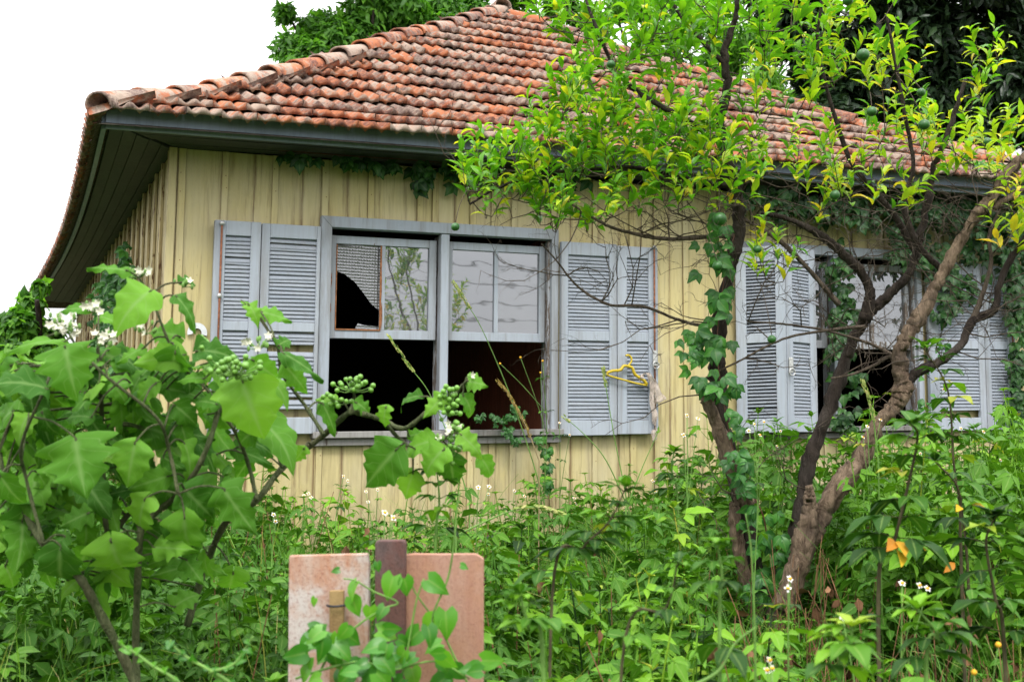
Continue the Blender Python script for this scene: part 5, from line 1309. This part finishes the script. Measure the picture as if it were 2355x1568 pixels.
creeper('eaves_creeper', 'dark creeper hanging in a fringe under the eaves above the first window', [(700, 365, (40, 8), 8), (790, 372, (50, 10), 12), (880, 384, (40, 14), 14), (975, 402, (30, 26), 18), (1050, 396, (40, 20), 16), (1130, 405, (50, 16), 16), (1220, 412, (60, 20), 16), (1320, 410, (60, 20), 12)],
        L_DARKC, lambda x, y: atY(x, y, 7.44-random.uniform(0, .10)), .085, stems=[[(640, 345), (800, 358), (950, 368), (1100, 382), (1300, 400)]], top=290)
creeper('sill_creeper', 'small fern-leaved creeper growing on the sill in the right half of the first window', [(1150, 965, (30, 12), 26), (1185, 950, (22, 16), 22), (1170, 990, (25, 14), 16), (1190, 1010, (20, 10), 8), (1105, 960, (14, 8), 8)], L_CREEP, lambda x, y: atY(x, y, 7.40-random.uniform(0, .08)), .036, down=.6, top=0)
creeper('wall_creeper', 'narrow strip of creeper climbing the boards below the right end of the window sill', [(1258, 1040, (10, 16), 12), (1256, 1075, (10, 20), 12), (1262, 1110, (14, 20), 12), (1240, 1005, (14, 10), 5)], L_CREEP, wall_D, .05, top=0)
creeper('side_wall_creeper', 'tangled creeper climbing the corrugated left side wall under the eaves', [(255, 660, (34, 44), 60), (290, 600, (14, 44), 22), (240, 720, (24, 44), 40), (230, 800, (20, 60), 40), (275, 640, (20, 30), 20), (260, 880, (30, 50), 30)], L_CREEP, lambda x, y: (lambda v: CAM+v*((.93+random.uniform(-.06, .04))/v[0]))(ray(x, y)), .075, down=.6, top=0)
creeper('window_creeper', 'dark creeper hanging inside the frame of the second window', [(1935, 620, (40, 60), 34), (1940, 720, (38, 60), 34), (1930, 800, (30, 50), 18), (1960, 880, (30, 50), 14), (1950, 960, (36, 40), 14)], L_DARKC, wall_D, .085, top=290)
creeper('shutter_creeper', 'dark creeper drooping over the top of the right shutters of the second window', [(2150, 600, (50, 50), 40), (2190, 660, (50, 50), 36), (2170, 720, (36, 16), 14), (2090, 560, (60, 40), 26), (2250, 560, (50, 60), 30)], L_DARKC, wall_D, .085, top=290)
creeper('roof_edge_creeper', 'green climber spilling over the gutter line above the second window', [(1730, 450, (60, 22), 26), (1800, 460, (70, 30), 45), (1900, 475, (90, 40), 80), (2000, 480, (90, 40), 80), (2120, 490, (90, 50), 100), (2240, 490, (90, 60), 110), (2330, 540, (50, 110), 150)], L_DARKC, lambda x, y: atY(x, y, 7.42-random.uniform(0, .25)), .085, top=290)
creeper('corner_creeper', 'dense dark creeper covering the wall past the far right shutter', [(2340, 700, (24, 80), 60), (2345, 850, (24, 80), 60), (2350, 960, (24, 60), 40), (2400, 600, (60, 150), 60)], L_DARKC, wall_D, .085, top=0)
creeper('roof_fern', 'small bright fern growing on the tiles at the right end of the eave', [(2270, 378, (36, 12), 26), (2310, 385, (30, 10), 14)], L_BIND, lambda x, y: atY(x, y, 7.05-random.uniform(0, .05)), .04, cat='fern', top=0, down=.2)
creeper('heart_vine', 'round-leaved vine climbing in front of the right shutters of the second window', [(2165, 790, (18, 20), 8), (2130, 850, (14, 22), 5), (2125, 930, (18, 30), 6), (2110, 990, (16, 20), 4)], L_CREEP, lambda x, y: atY(x, y, 7.2), .075, comp=1, down=.5)

# ------------------------------------------------------------------ vine-covered bush at the left, trees beyond the house
def leafcloud(A, C, Rr, n, L, T, outw=.6, droop=.4, rlo=0., rhi=.7, shell=.55):
    """leaves spread through an ellipsoid, denser towards its skin"""
    C = np.array(C); Rr = np.array(Rr)
    u_ = RNG.normal(0, 1, (n, 3)); u_ /= np.linalg.norm(u_, axis=1, keepdims=True); rad = (shell+(1-shell)*RNG.random(n))
    P = C+u_*rad[:, None]*Rr
    d = u_*outw+RNG.normal(0, .6, (n, 3)); d[:, 2] -= droop; nr = u_+np.array([0, 0, .7])+RNG.normal(0, .35, (n, 3))
    Fm = frames(d, nr)*(L*RNG.uniform(.7, 1.3, n))[:, None, None]; A.many(T, Fm, P, RNG.uniform(rlo, rhi, n))
def bg_tree(label, name, trunk_px, D, clouds, mat, leafL, T, tr=.18, cat='tree', branches=True):
    b = at(*trunk_px, D); b[2] = float(gz(b[0], b[1])); t = empty(name, b, label, cat)
    cr = Acc(); br = Acc(); cents = []
    for (x, y, dz, r, n) in clouds:
        c = at(x, y, D+dz); rr = r*(D+dz)/F; cents.append(c)
        m = max(3, int(n/420)); 
        for _ in range(m):
            cc = c+RNG.normal(0, .5, 3)*rr*np.array([.9, .9, .7]); leafcloud(cr, cc, (rr*.55, rr*.55, rr*.42), n//m, leafL, T)
    top = np.mean(cents, axis=0)
    if branches:
        tube(br, smooth_path([b, b*.5+top*.5+(.2, 0, 0), top], 5), tr, tr*.35, 9)
        for c in cents: s = b*.35+top*.65; tube(br, smooth_path([s, (s+c)/2+(0, 0, .2), c], 4), tr*.35, tr*.08, 6)
        br.obj('trunk', BARK, t)
    o = cr.obj('crown', mat, t); o['kind'] = 'stuff'
    return t
vb = empty('vine_covered_bush', (*at(60, 1000, 10)[:2], .8), 'mound of round-leaved vine smothering the far left end of the house', 'vine')
A = Acc()
for x, y, r, n in ((70, 700, 30, 240), (40, 760, 50, 520), (90, 790, 60, 700), (30, 850, 60, 700), (100, 870, 70, 800), (20, 930, 60, 600), (120, 950, 70, 800), (60, 1010, 90, 900), (95, 660, 14, 50), (10, 800, 30, 260)):
    c = at(x, y, 10.5+random.uniform(-.5, .5)); rr = r*10.5/F; leafcloud(A, c, (rr, rr, rr), n, .085, T_HEART[0], .5, .5, shell=.6)
A.obj('leaves', L_BGL, vb)['kind'] = 'stuff'
A = Acc(); tube(A, smooth_path([at(60, 1040, 10.6), at(70, 900, 10.6), at(90, 760, 10.6), at(85, 690, 10.5)], 4), .05, .02, 7); A.obj('stem', BARK, vb)

bg_tree('light green tree with drooping leaf sprays behind the left side of the roof', 'background_tree', (900, 400), 17, [(720, 60, 0, 85, 3200), (850, 40, .5, 110, 4200), (980, 60, 1, 90, 3000), (700, 125, -.5, 60, 1700), (780, 150, 0, 80, 1800), (1060, 20, 1.5, 60, 1400), (860, -70, 0, 130, 2500), (660, 30, 0, 22, 260)], L_BGL, .17, gen_leaf(LAN, 1, 3, 4, .3, 1.1, wfac=.17))
bg_tree('slender light-leaved tree behind the apex of the roof', 'background_tree', (1600, 500), 18, [(1300, 10, 0, 70, 1100), (1420, 40, 0, 80, 1500), (1560, 60, 0, 110, 2200), (1680, 130, 0, 90, 1700), (1750, 200, 0, 70, 1300), (1180, -20, 0, 60, 900), (1560, 170, 0, 80, 1300)], L_BGL, .14, gen_leaf(LAN, 1, 3, 4, .3, .8, wfac=.17))
bg_tree('tall dark evergreen tree filling the sky beyond the right end of the roof', 'dark_tree', (2150, 600), 19, [(1830, 60, 0, 110, 3200), (1960, 150, 0, 120, 4000), (2100, 80, 0, 150, 5200), (2250, 180, 0, 140, 5200), (2330, 60, 0, 130, 4000), (2080, 230, 0, 100, 3000), (2340, 300, 0, 110, 3600), (1900, 250, 0, 90, 2400), (2240, 310, 0, 80, 2200), (2200, -40, 0, 160, 2500), (1850, -40, 0, 120, 1800), (2180, 370, 1, 80, 1500)], L_BGD, .24, gen_leaf(LAN, 1, 3, 4, .3, .6, wfac=.16), .3)
